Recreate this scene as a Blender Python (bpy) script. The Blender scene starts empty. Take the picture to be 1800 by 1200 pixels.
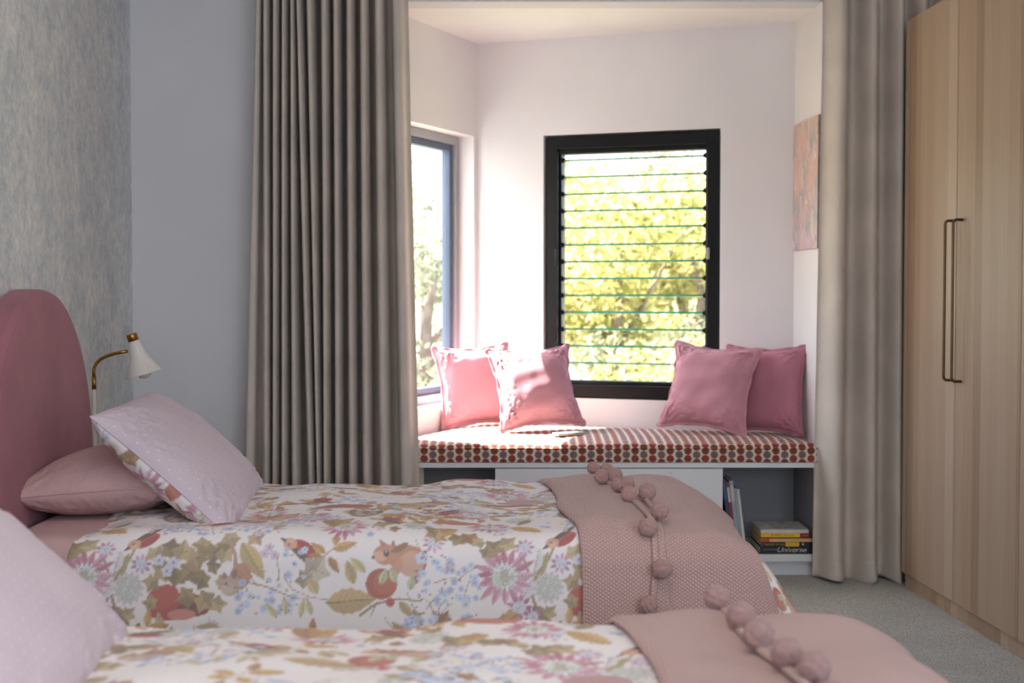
import bpy, bmesh, math, random
import numpy as np
from mathutils import Vector, Matrix, Euler

random.seed(7)
rng = np.random.default_rng(7)
scene = bpy.context.scene
COL = scene.collection
pi = math.pi

# ------------------------------------------------------------------ camera, sky, sun, lamps, exposure
CAM_H = 1.04
PITCH = math.atan(85 / 2500)
cam_data = bpy.data.cameras.new('camera')
cam_data.sensor_width = 36
cam_data.lens = 50
cam_data.clip_start = 0.05
cam_data.clip_end = 300
cam_data.dof.use_dof = True
cam_data.dof.focus_distance = 3.9
cam_data.dof.aperture_fstop = 4.0
cam = bpy.data.objects.new('camera', cam_data)
COL.objects.link(cam)
cam.location = (0, 0, CAM_H)
cam.rotation_euler = (pi / 2 - PITCH, 0, 0)
scene.camera = cam

scene.view_settings.view_transform = 'Standard'
scene.view_settings.look = 'None'
scene.view_settings.exposure = 0.25
scene.view_settings.gamma = 1.0
scene.view_settings.use_curve_mapping = False

# sun: travels from the garden on the left through the left bay window, about 57 degrees high
N_IN = Vector((0.9207, -0.3903, 0))            # inward normal of the left bay wall
W_AX = Vector((0.3903, 0.9207, 0))             # along the left bay wall, away from the camera
sun_dir = (N_IN + W_AX * -0.04 + Vector((0, 0, -1.50))).normalized()
sun_data = bpy.data.lights.new('sun', 'SUN')
sun_data.energy = 40.0
sun_data.angle = math.radians(0.53)
sun_data.color = (1.0, 0.95, 0.87)
sun = bpy.data.objects.new('sun', sun_data)
COL.objects.link(sun)
sun.rotation_euler = sun_dir.to_track_quat('-Z', 'Y').to_euler()
sun.location = (-6, 6, 10)

world = bpy.data.worlds.new('sky')
scene.world = world
world.use_nodes = True
wn = world.node_tree
for n in list(wn.nodes):
    wn.nodes.remove(n)
wo = wn.nodes.new('ShaderNodeOutputWorld')
wb = wn.nodes.new('ShaderNodeBackground')
sky = wn.nodes.new('ShaderNodeTexSky')
sky.sky_type = 'NISHITA'
sky.sun_disc = False
sky.sun_elevation = math.radians(57)
sky.sun_rotation = math.radians(-67)
sky.air_density = 1.0
sky.dust_density = 3.0
sky.ozone_density = 1.0
wb.inputs['Strength'].default_value = 1.0
wn.links.new(sky.outputs[0], wb.inputs['Color'])
wn.links.new(wb.outputs[0], wo.inputs['Surface'])

def area(name, loc, target, sx, sy, power, color):
    d = bpy.data.lights.new(name, 'AREA')
    d.shape = 'RECTANGLE'
    d.size, d.size_y = sx, sy
    d.energy = power
    d.color = color
    o = bpy.data.objects.new(name, d)
    COL.objects.link(o)
    o.location = loc
    o.rotation_euler = (Vector(target) - Vector(loc)).to_track_quat('-Z', 'Y').to_euler()
    return o

# daylight from the room's other window, behind the camera, and an added fill lamp standing in for warm ceiling bounce
area('window_daylight', (0.3, -2.1, 1.45), (0.2, 4.0, 0.8), 2.0, 1.5, 31, (0.80, 0.88, 1.0))
area('window_daylight', (2.05, -0.8, 1.45), (-1.0, 3.4, 0.8), 1.8, 1.4, 44, (0.74, 0.84, 1.0))
area('ceiling_bounce_fill', (0.0, 1.6, 2.45), (0.0, 1.9, 0.0), 1.0, 1.0, 9, (1.0, 0.84, 0.68))
cyc = scene.cycles
cyc.max_bounces = 10
cyc.diffuse_bounces = 6
cyc.transparent_max_bounces = 40
cyc.sample_clamp_indirect = 6.0

# ------------------------------------------------------------------ helpers
def link(o, parent=None):
    COL.objects.link(o)
    if parent:
        o.parent = parent
    return o

def tag(o, label=None, cat=None, group=None, kind=None):
    if label: o['label'] = label
    if cat: o['category'] = cat
    if group: o['group'] = group
    if kind: o['kind'] = kind
    return o

def empty(name, label, cat, loc=(0, 0, 0), rz=0, group=None):
    o = bpy.data.objects.new(name, None)
    o.empty_display_size = 0.1
    o.location = loc
    o.rotation_euler = (0, 0, rz)
    link(o)
    return tag(o, label, cat, group)

def mesh_obj(name, verts, faces, mat, parent=None, smooth=False, mats=None, fmat=None):
    me = bpy.data.meshes.new(name)
    me.from_pydata([tuple(map(float, v)) for v in verts], [], faces)
    if mats:
        for m in mats: me.materials.append(m)
    else:
        me.materials.append(mat)
    if fmat is not None:
        me.polygons.foreach_set('material_index', fmat)
    if smooth:
        me.polygons.foreach_set('use_smooth', [True] * len(me.polygons))
    me.update()
    o = bpy.data.objects.new(name, me)
    return link(o, parent)

def bm_obj(name, bm, mat, parent=None, smooth=False):
    me = bpy.data.meshes.new(name)
    bmesh.ops.recalc_face_normals(bm, faces=bm.faces[:])
    bm.to_mesh(me); bm.free()
    me.materials.append(mat)
    if smooth:
        me.polygons.foreach_set('use_smooth', [True] * len(me.polygons))
    o = bpy.data.objects.new(name, me)
    return link(o, parent)

def bevel(o, w, seg=2):
    m = o.modifiers.new('bevel', 'BEVEL')
    m.width = w; m.segments = seg; m.limit_method = 'ANGLE'
    m.harden_normals = False
    return o

def add_box(bm, lo, hi, M=None):
    x0, y0, z0 = lo; x1, y1, z1 = hi
    vs = [Vector(p) for p in ((x0,y0,z0),(x1,y0,z0),(x1,y1,z0),(x0,y1,z0),(x0,y0,z1),(x1,y0,z1),(x1,y1,z1),(x0,y1,z1))]
    if M: vs = [M @ v for v in vs]
    v = [bm.verts.new(p) for p in vs]
    for f in ((0,3,2,1),(4,5,6,7),(0,1,5,4),(1,2,6,5),(2,3,7,6),(3,0,4,7)):
        bm.faces.new([v[i] for i in f])

def box(name, lo, hi, mat, parent=None, bev=0.0, M=None, seg=2):
    bm = bmesh.new(); add_box(bm, lo, hi, M)
    o = bm_obj(name, bm, mat, parent)
    if bev: bevel(o, bev, seg)
    return o

def prism(name, poly, z0, z1, mat, parent=None, bev=0.0):
    n = len(poly)
    vs = [(p[0], p[1], z0) for p in poly] + [(p[0], p[1], z1) for p in poly]
    fs = [tuple(range(n - 1, -1, -1)), tuple(range(n, 2 * n))] + [(i, (i + 1) % n, n + (i + 1) % n, n + i) for i in range(n)]
    o = mesh_obj(name, vs, fs, mat, parent)
    if bev: bevel(o, bev)
    return o

def tube_data(path, rad, seg=10, closed=False):
    P = [Vector(p) for p in path]; n = len(P)
    rads = rad if isinstance(rad, (list, tuple)) else [rad] * n
    vs, fs = [], []
    up = None
    for i in range(n):
        a = P[max(i - 1, 0)]; b = P[min(i + 1, n - 1)]
        t = (b - a).normalized()
        if up is None:
            up = Vector((0, 0, 1)) if abs(t.z) < 0.9 else Vector((1, 0, 0))
        s = t.cross(up)
        if s.length < 1e-6: s = t.orthogonal()
        s.normalize(); up = s.cross(t).normalized()
        for k in range(seg):
            th = 2 * pi * k / seg
            vs.append(P[i] + (s * math.cos(th) + up * math.sin(th)) * rads[i])
    for i in range(n - 1):
        for k in range(seg):
            k2 = (k + 1) % seg
            fs.append((i * seg + k, i * seg + k2, (i + 1) * seg + k2, (i + 1) * seg + k))
    fs.append(tuple(range(seg - 1, -1, -1)))
    fs.append(tuple((n - 1) * seg + k for k in range(seg)))
    return vs, fs

def tube(name, path, rad, mat, parent=None, seg=10):
    vs, fs = tube_data(path, rad, seg)
    return mesh_obj(name, vs, fs, mat, parent, smooth=True)

def lathe(name, prof, mat, parent=None, M=None, seg=32, cap=True):
    vs, fs = [], []
    n = len(prof)
    for r, z in prof:
        for k in range(seg):
            th = 2 * pi * k / seg
            v = Vector((r * math.cos(th), r * math.sin(th), z))
            vs.append(M @ v if M else v)
    for i in range(n - 1):
        for k in range(seg):
            k2 = (k + 1) % seg
            fs.append((i * seg + k, i * seg + k2, (i + 1) * seg + k2, (i + 1) * seg + k))
    if cap:
        fs.append(tuple(range(seg - 1, -1, -1)))
        fs.append(tuple((n - 1) * seg + k for k in range(seg)))
    return mesh_obj(name, vs, fs, mat, parent, smooth=True)

def grid_obj(name, XYZ, mat, parent=None, uv=None, color=None, wrap=False, flip=False):
    n, m = XYZ.shape[:2]
    me = bpy.data.meshes.new(name)
    idx = np.arange(n * m).reshape(n, m)
    if wrap:
        b = np.roll(idx, -1, axis=1)
        q = np.stack([idx[:-1], b[:-1], b[1:], idx[1:]], -1).reshape(-1, 4)
    else:
        q = np.stack([idx[:-1, :-1], idx[:-1, 1:], idx[1:, 1:], idx[1:, :-1]], -1).reshape(-1, 4)
    if flip: q = q[:, ::-1]
    me.vertices.add(n * m)
    me.vertices.foreach_set('co', XYZ.reshape(-1).astype(np.float32))
    me.loops.add(q.size)
    me.loops.foreach_set('vertex_index', q.reshape(-1).astype(np.int32))
    me.polygons.add(len(q))
    me.polygons.foreach_set('loop_start', (np.arange(len(q)) * 4).astype(np.int32))
    me.polygons.foreach_set('use_smooth', np.ones(len(q), dtype=bool))
    me.update(calc_edges=True)
    if uv is not None:
        u = me.uv_layers.new(name='UVMap')
        u.data.foreach_set('uv', uv.reshape(-1, 2)[q.reshape(-1)].reshape(-1).astype(np.float32))
    if color is not None:
        a = me.color_attributes.new('print', 'FLOAT_COLOR', 'POINT')
        c = np.ones((n * m, 4), np.float32); c[:, :3] = color.reshape(-1, 3)
        a.data.foreach_set('color', c.reshape(-1))
    me.materials.append(mat)
    me.validate()
    o = bpy.data.objects.new(name, me)
    return link(o, parent)

def sines(seed, freq, k=14, spread=0.6):
    r = np.random.default_rng(seed)
    A = r.uniform(0, 2 * pi, k); F = freq * r.uniform(1 - spread, 1 + spread, k); PH = r.uniform(0, 2 * pi, k)
    def f(x, y):
        s = 0
        for a, fr, ph in zip(A, F, PH):
            s = s + np.sin((x * math.cos(a) + y * math.sin(a)) * fr * 2 * pi + ph)
        return s / math.sqrt(k)
    return f

# ------------------------------------------------------------------ materials
def lin(c):
    return tuple(((v / 255) / 12.92 if v / 255 <= 0.04045 else ((v / 255 + 0.055) / 1.055) ** 2.4) for v in c)

def rgba(c):
    return (*lin(c), 1.0)

class M:
    def __init__(s, name, color=(200, 200, 200), rough=0.6, metal=0.0, spec=0.5, sheen=0.0):
        s.m = bpy.data.materials.new(name)
        s.m.use_nodes = True
        s.t = s.m.node_tree
        s.b = s.t.nodes['Principled BSDF']
        s.b.inputs['Base Color'].default_value = rgba(color)
        s.b.inputs['Roughness'].default_value = rough
        s.b.inputs['Metallic'].default_value = metal
        s.b.inputs['Specular IOR Level'].default_value = spec
        s.b.inputs['Sheen Weight'].default_value = sheen
        s._c = None
    def n(s, typ, **kw):
        x = s.t.nodes.new(typ)
        for k, v in kw.items():
            if k in ('op',): x.operation = v
            elif hasattr(x, k) and k not in ('inputs',): setattr(x, k, v)
        return x
    def l(s, a, b):
        s.t.links.new(a, b)
    def coord(s, which='Object', scale=(1, 1, 1)):
        tc = s.n('ShaderNodeTexCoord')
        mp = s.n('ShaderNodeMapping')
        mp.inputs['Scale'].default_value = scale
        s.l(tc.outputs[which], mp.inputs['Vector'])
        return mp.outputs[0]
    def noise(s, vec, scale, detail=3, rough=0.5):
        x = s.n('ShaderNodeTexNoise')
        x.inputs['Scale'].default_value = scale
        x.inputs['Detail'].default_value = detail
        x.inputs['Roughness'].default_value = rough
        s.l(vec, x.inputs['Vector'])
        return x.outputs['Fac']
    def ramp(s, fac, stops, interp='LINEAR'):
        r = s.n('ShaderNodeValToRGB')
        cr = r.color_ramp
        cr.interpolation = interp
        while len(cr.elements) < len(stops): cr.elements.new(0.5)
        for e, (p, c) in zip(cr.elements, stops):
            e.position = p; e.color = rgba(c) if len(c) == 3 else c
        s.l(fac, r.inputs[0])
        return r.outputs[0]
    def math(s, op, a, b=None, clamp=False):
        x = s.n('ShaderNodeMath'); x.operation = op; x.use_clamp = clamp
        for i, v in enumerate((a, b)):
            if v is None: continue
            if isinstance(v, (int, float)): x.inputs[i].default_value = v
            else: s.l(v, x.inputs[i])
        return x.outputs[0]
    def mix(s, fac, a, b, blend='MIX'):
        x = s.n('ShaderNodeMix'); x.data_type = 'RGBA'; x.blend_type = blend
        for sock, v in ((x.inputs[0], fac), (x.inputs[6], a), (x.inputs[7], b)):
            if isinstance(v, (int, float)): sock.default_value = v
            elif isinstance(v, tuple): sock.default_value = rgba(v)
            else: s.l(v, sock)
        return x.outputs[2]
    def color(s, sock):
        s.l(sock, s.b.inputs['Base Color']); return s
    def bump(s, h, strength=0.2, dist=0.01):
        x = s.n('ShaderNodeBump')
        x.inputs['Strength'].default_value = strength
        x.inputs['Distance'].default_value = dist
        s.l(h, x.inputs['Height'])
        s.l(x.outputs[0], s.b.inputs['Normal'])
        return s

def plain(name, c, rough=0.6, var=0.04, scale=8, metal=0.0, spec=0.5, bump=0.0, bscale=200, sheen=0.0):
    m = M(name, c, rough, metal, spec, sheen)
    v = m.coord()
    f = m.noise(v, scale, 3)
    d = tuple(max(0, int(x * (1 - var))) for x in c); e = tuple(min(255, int(x * (1 + var))) for x in c)
    m.color(m.ramp(f, [(0.3, d), (0.7, e)]))
    if bump:
        m.bump(m.noise(v, bscale, 2), bump, 0.002)
    return m.m

def fabric(name, c, var=0.05, weave=900, rough=0.9, sheen=0.15, bump=0.15):
    m = M(name, c, rough, 0, 0.2, sheen)
    v = m.coord()
    f = m.noise(v, 6, 4)
    g = m.noise(v, weave, 1)
    d = tuple(int(x * (1 - var)) for x in c); e = tuple(min(255, int(x * (1 + var))) for x in c)
    base = m.ramp(f, [(0.3, d), (0.7, e)])
    m.color(m.mix(0.12, base, m.ramp(g, [(0.3, (60, 60, 60)), (0.7, (255, 255, 255))]), 'OVERLAY'))
    m.bump(g, bump, 0.0008)
    return m.m

MAT = {}
MAT['white_wall'] = plain('white_wall_paint', (222, 222, 224), 0.75, 0.012, 3, bump=0.05, bscale=350, spec=0.25)
MAT['bay_wall'] = plain('bay_wall_paint', (232, 228, 228), 0.7, 0.01, 3, bump=0.05, bscale=350, spec=0.25)
MAT['ceiling'] = plain('ceiling_paint', (240, 238, 236), 0.8, 0.01, 3)
MAT['white_board'] = plain('white_laminate', (226, 228, 230), 0.35, 0.01, 4)
MAT['board_in'] = plain('shaded_white_laminate', (140, 141, 145), 0.5, 0.015, 4)  # white laminate painted darker for the shade inside the open compartments
MAT['black_metal'] = plain('black_aluminium', (14, 15, 17), 0.45, 0.1, 10, spec=0.3)
MAT['grey_metal'] = plain('grey_aluminium', (160, 161, 164), 0.5, 0.03, 10)
MAT['sash_metal'] = plain('blue_grey_aluminium', (84, 98, 120), 0.5, 0.04, 10)
MAT['clear_plastic'] = plain('grey_plastic', (170, 170, 168), 0.4, 0.04, 20)
MAT['brass'] = plain('brass', (168, 128, 68), 0.35, 0.06, 25, metal=1.0)
MAT['bronze'] = plain('bronze', (112, 92, 66), 0.38, 0.06, 25, metal=1.0)
MAT['enamel'] = plain('white_enamel', (226, 222, 215), 0.28, 0.02, 12)
MAT['bulb'] = plain('bulb_glass', (235, 232, 225), 0.2, 0.01, 12)
MAT['curtain'] = fabric('grey_linen', (206, 196, 185), 0.04, 700, 0.92, 0.1, 0.2)
MAT['headboard'] = fabric('dusty_rose_velvet', (166, 110, 120), 0.05, 600, 0.85, 0.12, 0.15)
MAT['pink_sheet'] = fabric('pale_pink_cotton', (204, 170, 168), 0.03, 900, 0.85, 0.05, 0.1)
MAT['bay_pink'] = fabric('dusky_pink_linen', (202, 146, 158), 0.05, 650, 0.9, 0.2, 0.25)
MAT['bay_rose'] = fabric('deep_rose_linen', (186, 124, 140), 0.05, 650, 0.9, 0.2, 0.25)
MAT['pompom'] = fabric('pink_wool', (196, 154, 148), 0.08, 260, 1.0, 0.4, 0.9)
MAT['dark_wood'] = plain('dark_timber', (70, 55, 45), 0.6, 0.1, 12)
MAT['paper'] = plain('book_paper', (222, 214, 196), 0.8, 0.04, 90)

def wallpaper():
    m = M('streaked_wallpaper', (165, 172, 176), 0.65, 0, 0.3)
    v1 = m.coord('Object', (1, 0.6, 0.62))
    v2 = m.coord('Object', (1, 0.7, 0.7))
    a = m.noise(v1, 42, 5, 0.7)
    b = m.noise(v2, 9, 4, 0.6)
    c = m.noise(v1, 110, 3, 0.6)
    s = m.math('ADD', m.math('MULTIPLY', a, 0.55), m.math('ADD', m.math('MULTIPLY', b, 0.35), m.math('MULTIPLY', c, 0.25)))
    col = m.ramp(s, [(0.47, (196, 204, 209)), (0.56, (216, 221, 223)), (0.63, (228, 230, 229)), (0.70, (244, 244, 242))])
    m.color(col)
    m.bump(s, 0.25, 0.002)
    return m.m
MAT['wallpaper'] = wallpaper()

def carpet():
    m = M('grey_carpet', (150, 148, 138), 1.0, 0, 0.1, 0.2)
    v = m.coord('Object')
    vo = m.n('ShaderNodeTexVoronoi'); vo.inputs['Scale'].default_value = 190
    m.l(v, vo.inputs['Vector'])
    big = m.noise(v, 4, 4)
    f = m.math('ADD', m.math('MULTIPLY', vo.outputs['Distance'], 0.7), m.math('MULTIPLY', big, 0.35))
    m.color(m.ramp(f, [(0.2, (216, 216, 210)), (0.7, (164, 164, 158))]))
    m.bump(vo.outputs['Distance'], 0.8, 0.006)
    return m.m
MAT['carpet'] = carpet()

def oak():
    m = M('pale_oak_veneer', (190, 160, 130), 0.5, 0, 0.3)
    tc = m.n('ShaderNodeTexCoord')
    sx = m.n('ShaderNodeSeparateXYZ'); m.l(tc.outputs['Object'], sx.inputs[0])
    oi = m.n('ShaderNodeObjectInfo')
    x = m.math('ADD', sx.outputs['Y'], m.math('MULTIPLY', oi.outputs['Random'], 3.7))
    vo = m.n('ShaderNodeTexVoronoi'); vo.voronoi_dimensions = '1D'; vo.inputs['Scale'].default_value = 15
    vo.inputs['Randomness'].default_value = 0.75
    m.l(x, vo.inputs['W'])
    sc = m.n('ShaderNodeSeparateColor'); m.l(vo.outputs['Color'], sc.inputs[0])
    strip = sc.outputs[0]
    cb = m.n('ShaderNodeCombineXYZ')
    m.l(m.math('MULTIPLY', x, 150.0), cb.inputs[0])
    m.l(m.math('MULTIPLY', sx.outputs['Z'], 3.0), cb.inputs[1])
    m.l(m.math('MULTIPLY', strip, 40.0), cb.inputs[2])
    g = m.noise(cb.outputs[0], 1.0, 4, 0.6)
    f = m.math('ADD', m.math('MULTIPLY', strip, 0.62), m.math('MULTIPLY', g, 0.45))
    m.color(m.ramp(f, [(0.2, (152, 126, 103)), (0.45, (174, 148, 123)), (0.65, (180, 158, 137)), (0.9, (196, 175, 154))]))
    m.bump(g, 0.06, 0.001)
    return m.m
MAT['oak'] = oak()

def dot_cells(m, px, py, ox, oy, uvx, uvy):
    """distance to the nearest point of a rectangular lattice"""
    def wrapc(c, p, o):
        t = m.math('ADD', m.math('DIVIDE', c, p), -o / p + 0.5)
        fr = m.math('FRACT', t)
        return m.math('MULTIPLY', m.math('SUBTRACT', fr, 0.5), p)
    a = wrapc(uvx, px, ox); b = wrapc(uvy, py, oy)
    return m.math('SQRT', m.math('ADD', m.math('MULTIPLY', a, a), m.math('MULTIPLY', b, b)))

def uv_xy(m):
    u = m.n('ShaderNodeUVMap'); u.uv_map = 'UVMap'
    s = m.n('ShaderNodeSeparateXYZ'); m.l(u.outputs[0], s.inputs[0])
    return u.outputs[0], s.outputs[0], s.outputs[1]

def seat_print():
    m = M('dotted_seat_fabric', (205, 190, 170), 0.85, 0, 0.2, 0.1)
    uv, ux, uy = uv_xy(m)
    v = m.coord('Object')
    base = m.ramp(m.noise(v, 300, 2), [(0.3, (204, 190, 172)), (0.7, (224, 212, 198))])
    fine = m.noise(v, 420, 2)
    col = base
    for (ox, oy, ca, cb) in ((0, 0.042, (104, 52, 40), (150, 92, 62)), (0.032, 0.028, (104, 84, 88), (140, 116, 118)),
                             (0, 0.014, (124, 44, 46), (172, 84, 78)), (0.032, 0.0, (112, 54, 44), (152, 86, 62))):
        d = dot_cells(m, 0.064, 0.056, ox, oy, ux, uy)
        msk = m.math('LESS_THAN', m.math('ADD', d, m.math('MULTIPLY', m.math('SUBTRACT', fine, 0.5), 0.005)), 0.0135)
        col = m.mix(msk, col, m.ramp(fine, [(0.35, ca), (0.65, cb)]))
    m.color(col)
    m.bump(m.noise(v, 700, 1), 0.15, 0.001)
    return m.m
MAT['seat_print'] = seat_print()

def pin_dots():
    m = M('lilac_pin_dot_cotton', (222, 204, 208), 0.85, 0, 0.2, 0.05)
    uv, ux, uy = uv_xy(m)
    col = m.ramp(m.noise(m.coord('Object'), 6, 3), [(0.3, (208, 193, 203)), (0.7, (217, 202, 211))])
    for ox, oy in ((0, 0), (0.0165, 0.0165)):
        d = dot_cells(m, 0.033, 0.033, ox, oy, ux, uy)
        col = m.mix(m.math('LESS_THAN', d, 0.0017), col, (240, 232, 236))
    m.color(col)
    m.bump(m.noise(m.coord('Object'), 900, 1), 0.08, 0.0008)
    return m.m
MAT['pin_dots'] = pin_dots()

def printed():
    m = M('woodland_floral_cotton', (230, 222, 218), 0.85, 0, 0.2, 0.05)
    a = m.n('ShaderNodeAttribute'); a.attribute_name = 'print'
    m.color(a.outputs['Color'])
    m.bump(m.noise(m.coord('Object'), 900, 1), 0.06, 0.0008)
    return m.m
MAT['print'] = printed()

def knit():
    m = M('pink_seed_stitch_knit', (206, 160, 154), 0.95, 0, 0.15, 0.3)
    uv, ux, uy = uv_xy(m)
    d1 = dot_cells(m, 0.0125, 0.0085, 0, 0, ux, uy)
    d2 = dot_cells(m, 0.0125, 0.0085, 0.00625, 0.00425, ux, uy)
    d = m.math('MINIMUM', d1, d2)
    h = m.math('SUBTRACT', 1.0, m.math('DIVIDE', d, 0.0055), True)
    fine = m.noise(uv, 900, 2)
    col = m.ramp(m.math('ADD', h, m.math('MULTIPLY', m.math('SUBTRACT', fine, 0.5), 0.5)),
                 [(0.0, (178, 136, 132)), (0.45, (208, 172, 165)), (1.0, (226, 196, 188))])
    m.color(col)
    m.bump(m.math('ADD', h, m.math('MULTIPLY', fine, 0.3)), 0.9, 0.004)
    return m.m
MAT['knit'] = knit()

def abstract():
    m = M('abstract_acrylic_paint', (200, 150, 140), 0.6, 0, 0.3)
    v = m.coord('Object', (1, 1, 0.6))
    wob = m.n('ShaderNodeTexNoise'); wob.inputs['Scale'].default_value = 16; wob.inputs['Detail'].default_value = 6
    m.l(v, wob.inputs['Vector'])
    vm = m.n('ShaderNodeVectorMath'); vm.operation = 'MULTIPLY_ADD'
    vm.inputs[1].default_value = (0.09, 0.09, 0.09); m.l(wob.outputs['Color'], vm.inputs[0]); m.l(v, vm.inputs[2])
    big = m.n('ShaderNodeTexVoronoi'); big.inputs['Scale'].default_value = 24; m.l(vm.outputs[0], big.inputs['Vector'])
    sc = m.n('ShaderNodeSeparateColor'); m.l(big.outputs['Color'], sc.inputs[0])
    tc = m.n('ShaderNodeTexCoord'); sz = m.n('ShaderNodeSeparateXYZ'); m.l(tc.outputs['Object'], sz.inputs[0])
    k = m.math('ADD', m.math('MULTIPLY', sc.outputs[0], 0.5), m.math('ADD', m.math('MULTIPLY', sz.outputs['Z'], 0.85), m.math('MULTIPLY', wob.outputs['Fac'], 0.1)))
    c = m.ramp(k, [(0.08, (176, 164, 176)), (0.18, (206, 182, 188)), (0.28, (166, 164, 168)), (0.38, (208, 178, 178)), (0.48, (218, 190, 184)),
                   (0.56, (174, 172, 170)), (0.62, (208, 174, 168)), (0.75, (214, 178, 168)), (0.85, (180, 172, 168)), (0.9, (228, 196, 182))])
    st = m.noise(m.coord('Object', (1, 1, 0.4)), 62, 4)
    c = m.mix(m.math('GREATER_THAN', st, 0.68), c, (240, 230, 226))
    c = m.mix(m.math('LESS_THAN', st, 0.34), c, (146, 142, 144))
    m.color(c); m.bump(st, 0.4, 0.003)
    return m.m
MAT['abstract'] = abstract()

def glass(name, tint, refl=1.0):
    m = bpy.data.materials.new(name); m.use_nodes = True
    t = m.node_tree
    for n in list(t.nodes): t.nodes.remove(n)
    o = t.nodes.new('ShaderNodeOutputMaterial')
    tr = t.nodes.new('ShaderNodeBsdfTransparent'); tr.inputs[0].default_value = (*tint, 1)
    gl = t.nodes.new('ShaderNodeBsdfGlossy'); gl.inputs['Roughness'].default_value = 0.01
    lw = t.nodes.new('ShaderNodeLayerWeight'); lw.inputs['Blend'].default_value = 0.5
    pw = t.nodes.new('ShaderNodeMath'); pw.operation = 'POWER'; pw.inputs[1].default_value = 5
    fr = t.nodes.new('ShaderNodeMath'); fr.operation = 'MULTIPLY_ADD'; fr.inputs[1].default_value = 0.9; fr.inputs[2].default_value = 0.04
    t.links.new(lw.outputs['Facing'], pw.inputs[0]); t.links.new(pw.outputs[0], fr.inputs[0])
    mx = t.nodes.new('ShaderNodeMixShader')
    t.links.new(fr.outputs[0], mx.inputs[0]); t.links.new(tr.outputs[0], mx.inputs[1]); t.links.new(gl.outputs[0], mx.inputs[2])
    t.links.new(mx.outputs[0], o.inputs['Surface'])
    return m
MAT['glass'] = glass('window_glass', (0.96, 0.98, 0.97))
MAT['louvre_glass'] = glass('louvre_glass', (0.985, 0.995, 0.985))
ge = M('glass_edge_green', (60, 150, 122), 0.25)
ge.b.inputs['Alpha'].default_value = 0.7
MAT['glass_edge'] = ge.m

def leafmat(name, stops):
    m = M(name, stops[0][1], 0.6, 0, 0.3)
    g = m.n('ShaderNodeNewGeometry')
    c = m.ramp(g.outputs['Random Per Island'], stops)
    m.color(c)
    tl = m.n('ShaderNodeBsdfTranslucent'); m.l(c, tl.inputs[0])
    mx = m.n('ShaderNodeMixShader'); mx.inputs[0].default_value = 0.45
    out = [n for n in m.t.nodes if n.type == 'OUTPUT_MATERIAL'][0]
    m.l(m.b.outputs[0], mx.inputs[1]); m.l(tl.outputs[0], mx.inputs[2]); m.l(mx.outputs[0], out.inputs[0])
    return m.m
MAT['leaf_yellow'] = leafmat('yellow_green_leaves', [(0, (120, 124, 66)), (0.4, (166, 164, 96)), (0.75, (192, 182, 122)), (1, (222, 206, 168))])
MAT['leaf_olive'] = leafmat('olive_leaves', [(0, (104, 108, 80)), (0.5, (142, 142, 108)), (1, (182, 172, 144))])
MAT['leaf_grey'] = leafmat('grey_green_leaves', [(0, (108, 120, 92)), (0.5, (152, 158, 128)), (1, (206, 198, 178))])
MAT['bark'] = plain('bark', (112, 98, 84), 0.9, 0.25, 14, bump=0.6, bscale=40)
MAT['lawn'] = plain('garden_lawn', (150, 146, 124), 0.95, 0.15, 3, bump=0.5, bscale=60)
MAT['hill'] = plain('distant_scrub', (112, 124, 84), 0.95, 0.25, 0.6)

# ------------------------------------------------------------------ the setting
S = 'structure'
TILT = math.atan(141 / 2500)               # the wardrobe run and bedhead wall turn 3.2 degrees from the view axis
L = Vector((-0.150, 6.07, 0)); R_ = Vector((1.1057, 5.584, 0))
DB = (R_ - L).normalized()                  # along the bay's back wall
OB = Vector((-DB.y, DB.x, 0))               # outward
BAY_Z = 2.0965
FRONT = 5.20
FL = Vector((-0.519, 5.20, 0)); FR = Vector((1.1275, 5.20, 0))
ROOM_Z = 2.52

def wx_left(y): return -1.33 - 0.0564 * (y - 4.2)
def wx_right(y): return 1.3815 - 0.0564 * (y - 5.02)

def struct(o, kind=S):
    o['kind'] = kind
    return o

struct(prism('floor', [(-2.2, -2.4), (3.2, -2.4), (3.2, 5.6), (-2.2, 5.6)], -0.1, 0.0, MAT['carpet']))
struct(prism('ceiling', [(-2.2, -2.4), (3.2, -2.4), (3.2, FRONT), (-2.2, FRONT)], ROOM_Z, ROOM_Z + 0.1, MAT['ceiling']))
struct(prism('wall_left', [(wx_left(-2.4), -2.4), (wx_left(FRONT), FRONT), (wx_left(FRONT) - 0.15, FRONT), (wx_left(-2.4) - 0.15, -2.4)], 0, ROOM_Z, MAT['wallpaper']))
struct(prism('wall_right', [(wx_right(-2.4) + 0.64, -2.4), (wx_right(-2.4) + 0.79, -2.4), (wx_right(FRONT) + 0.79, FRONT), (wx_right(FRONT) + 0.64, FRONT)], 0, ROOM_Z, MAT['white_wall']))
struct(box('wall_rear', (-2.2, -2.5, 0), (3.2, -2.4, ROOM_Z), MAT['white_wall']))
bm = bmesh.new()
add_box(bm, (-2.2, FRONT, 0), (FL.x, FRONT + 0.12, ROOM_Z))
add_box(bm, (FR.x, FRONT, 0), (3.2, FRONT + 0.12, ROOM_Z))
add_box(bm, (FL.x, FRONT, BAY_Z), (FR.x, FRONT + 0.12, ROOM_Z))
struct(bm_obj('wall_back', bm, MAT['white_wall']))

def frame_matrix(origin, xdir, ydir):
    m = Matrix.Identity(4)
    m.col[0][:3] = xdir; m.col[1][:3] = ydir; m.col[2][:3] = (0, 0, 1)
    m.col[3][:3] = origin
    return m

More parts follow.
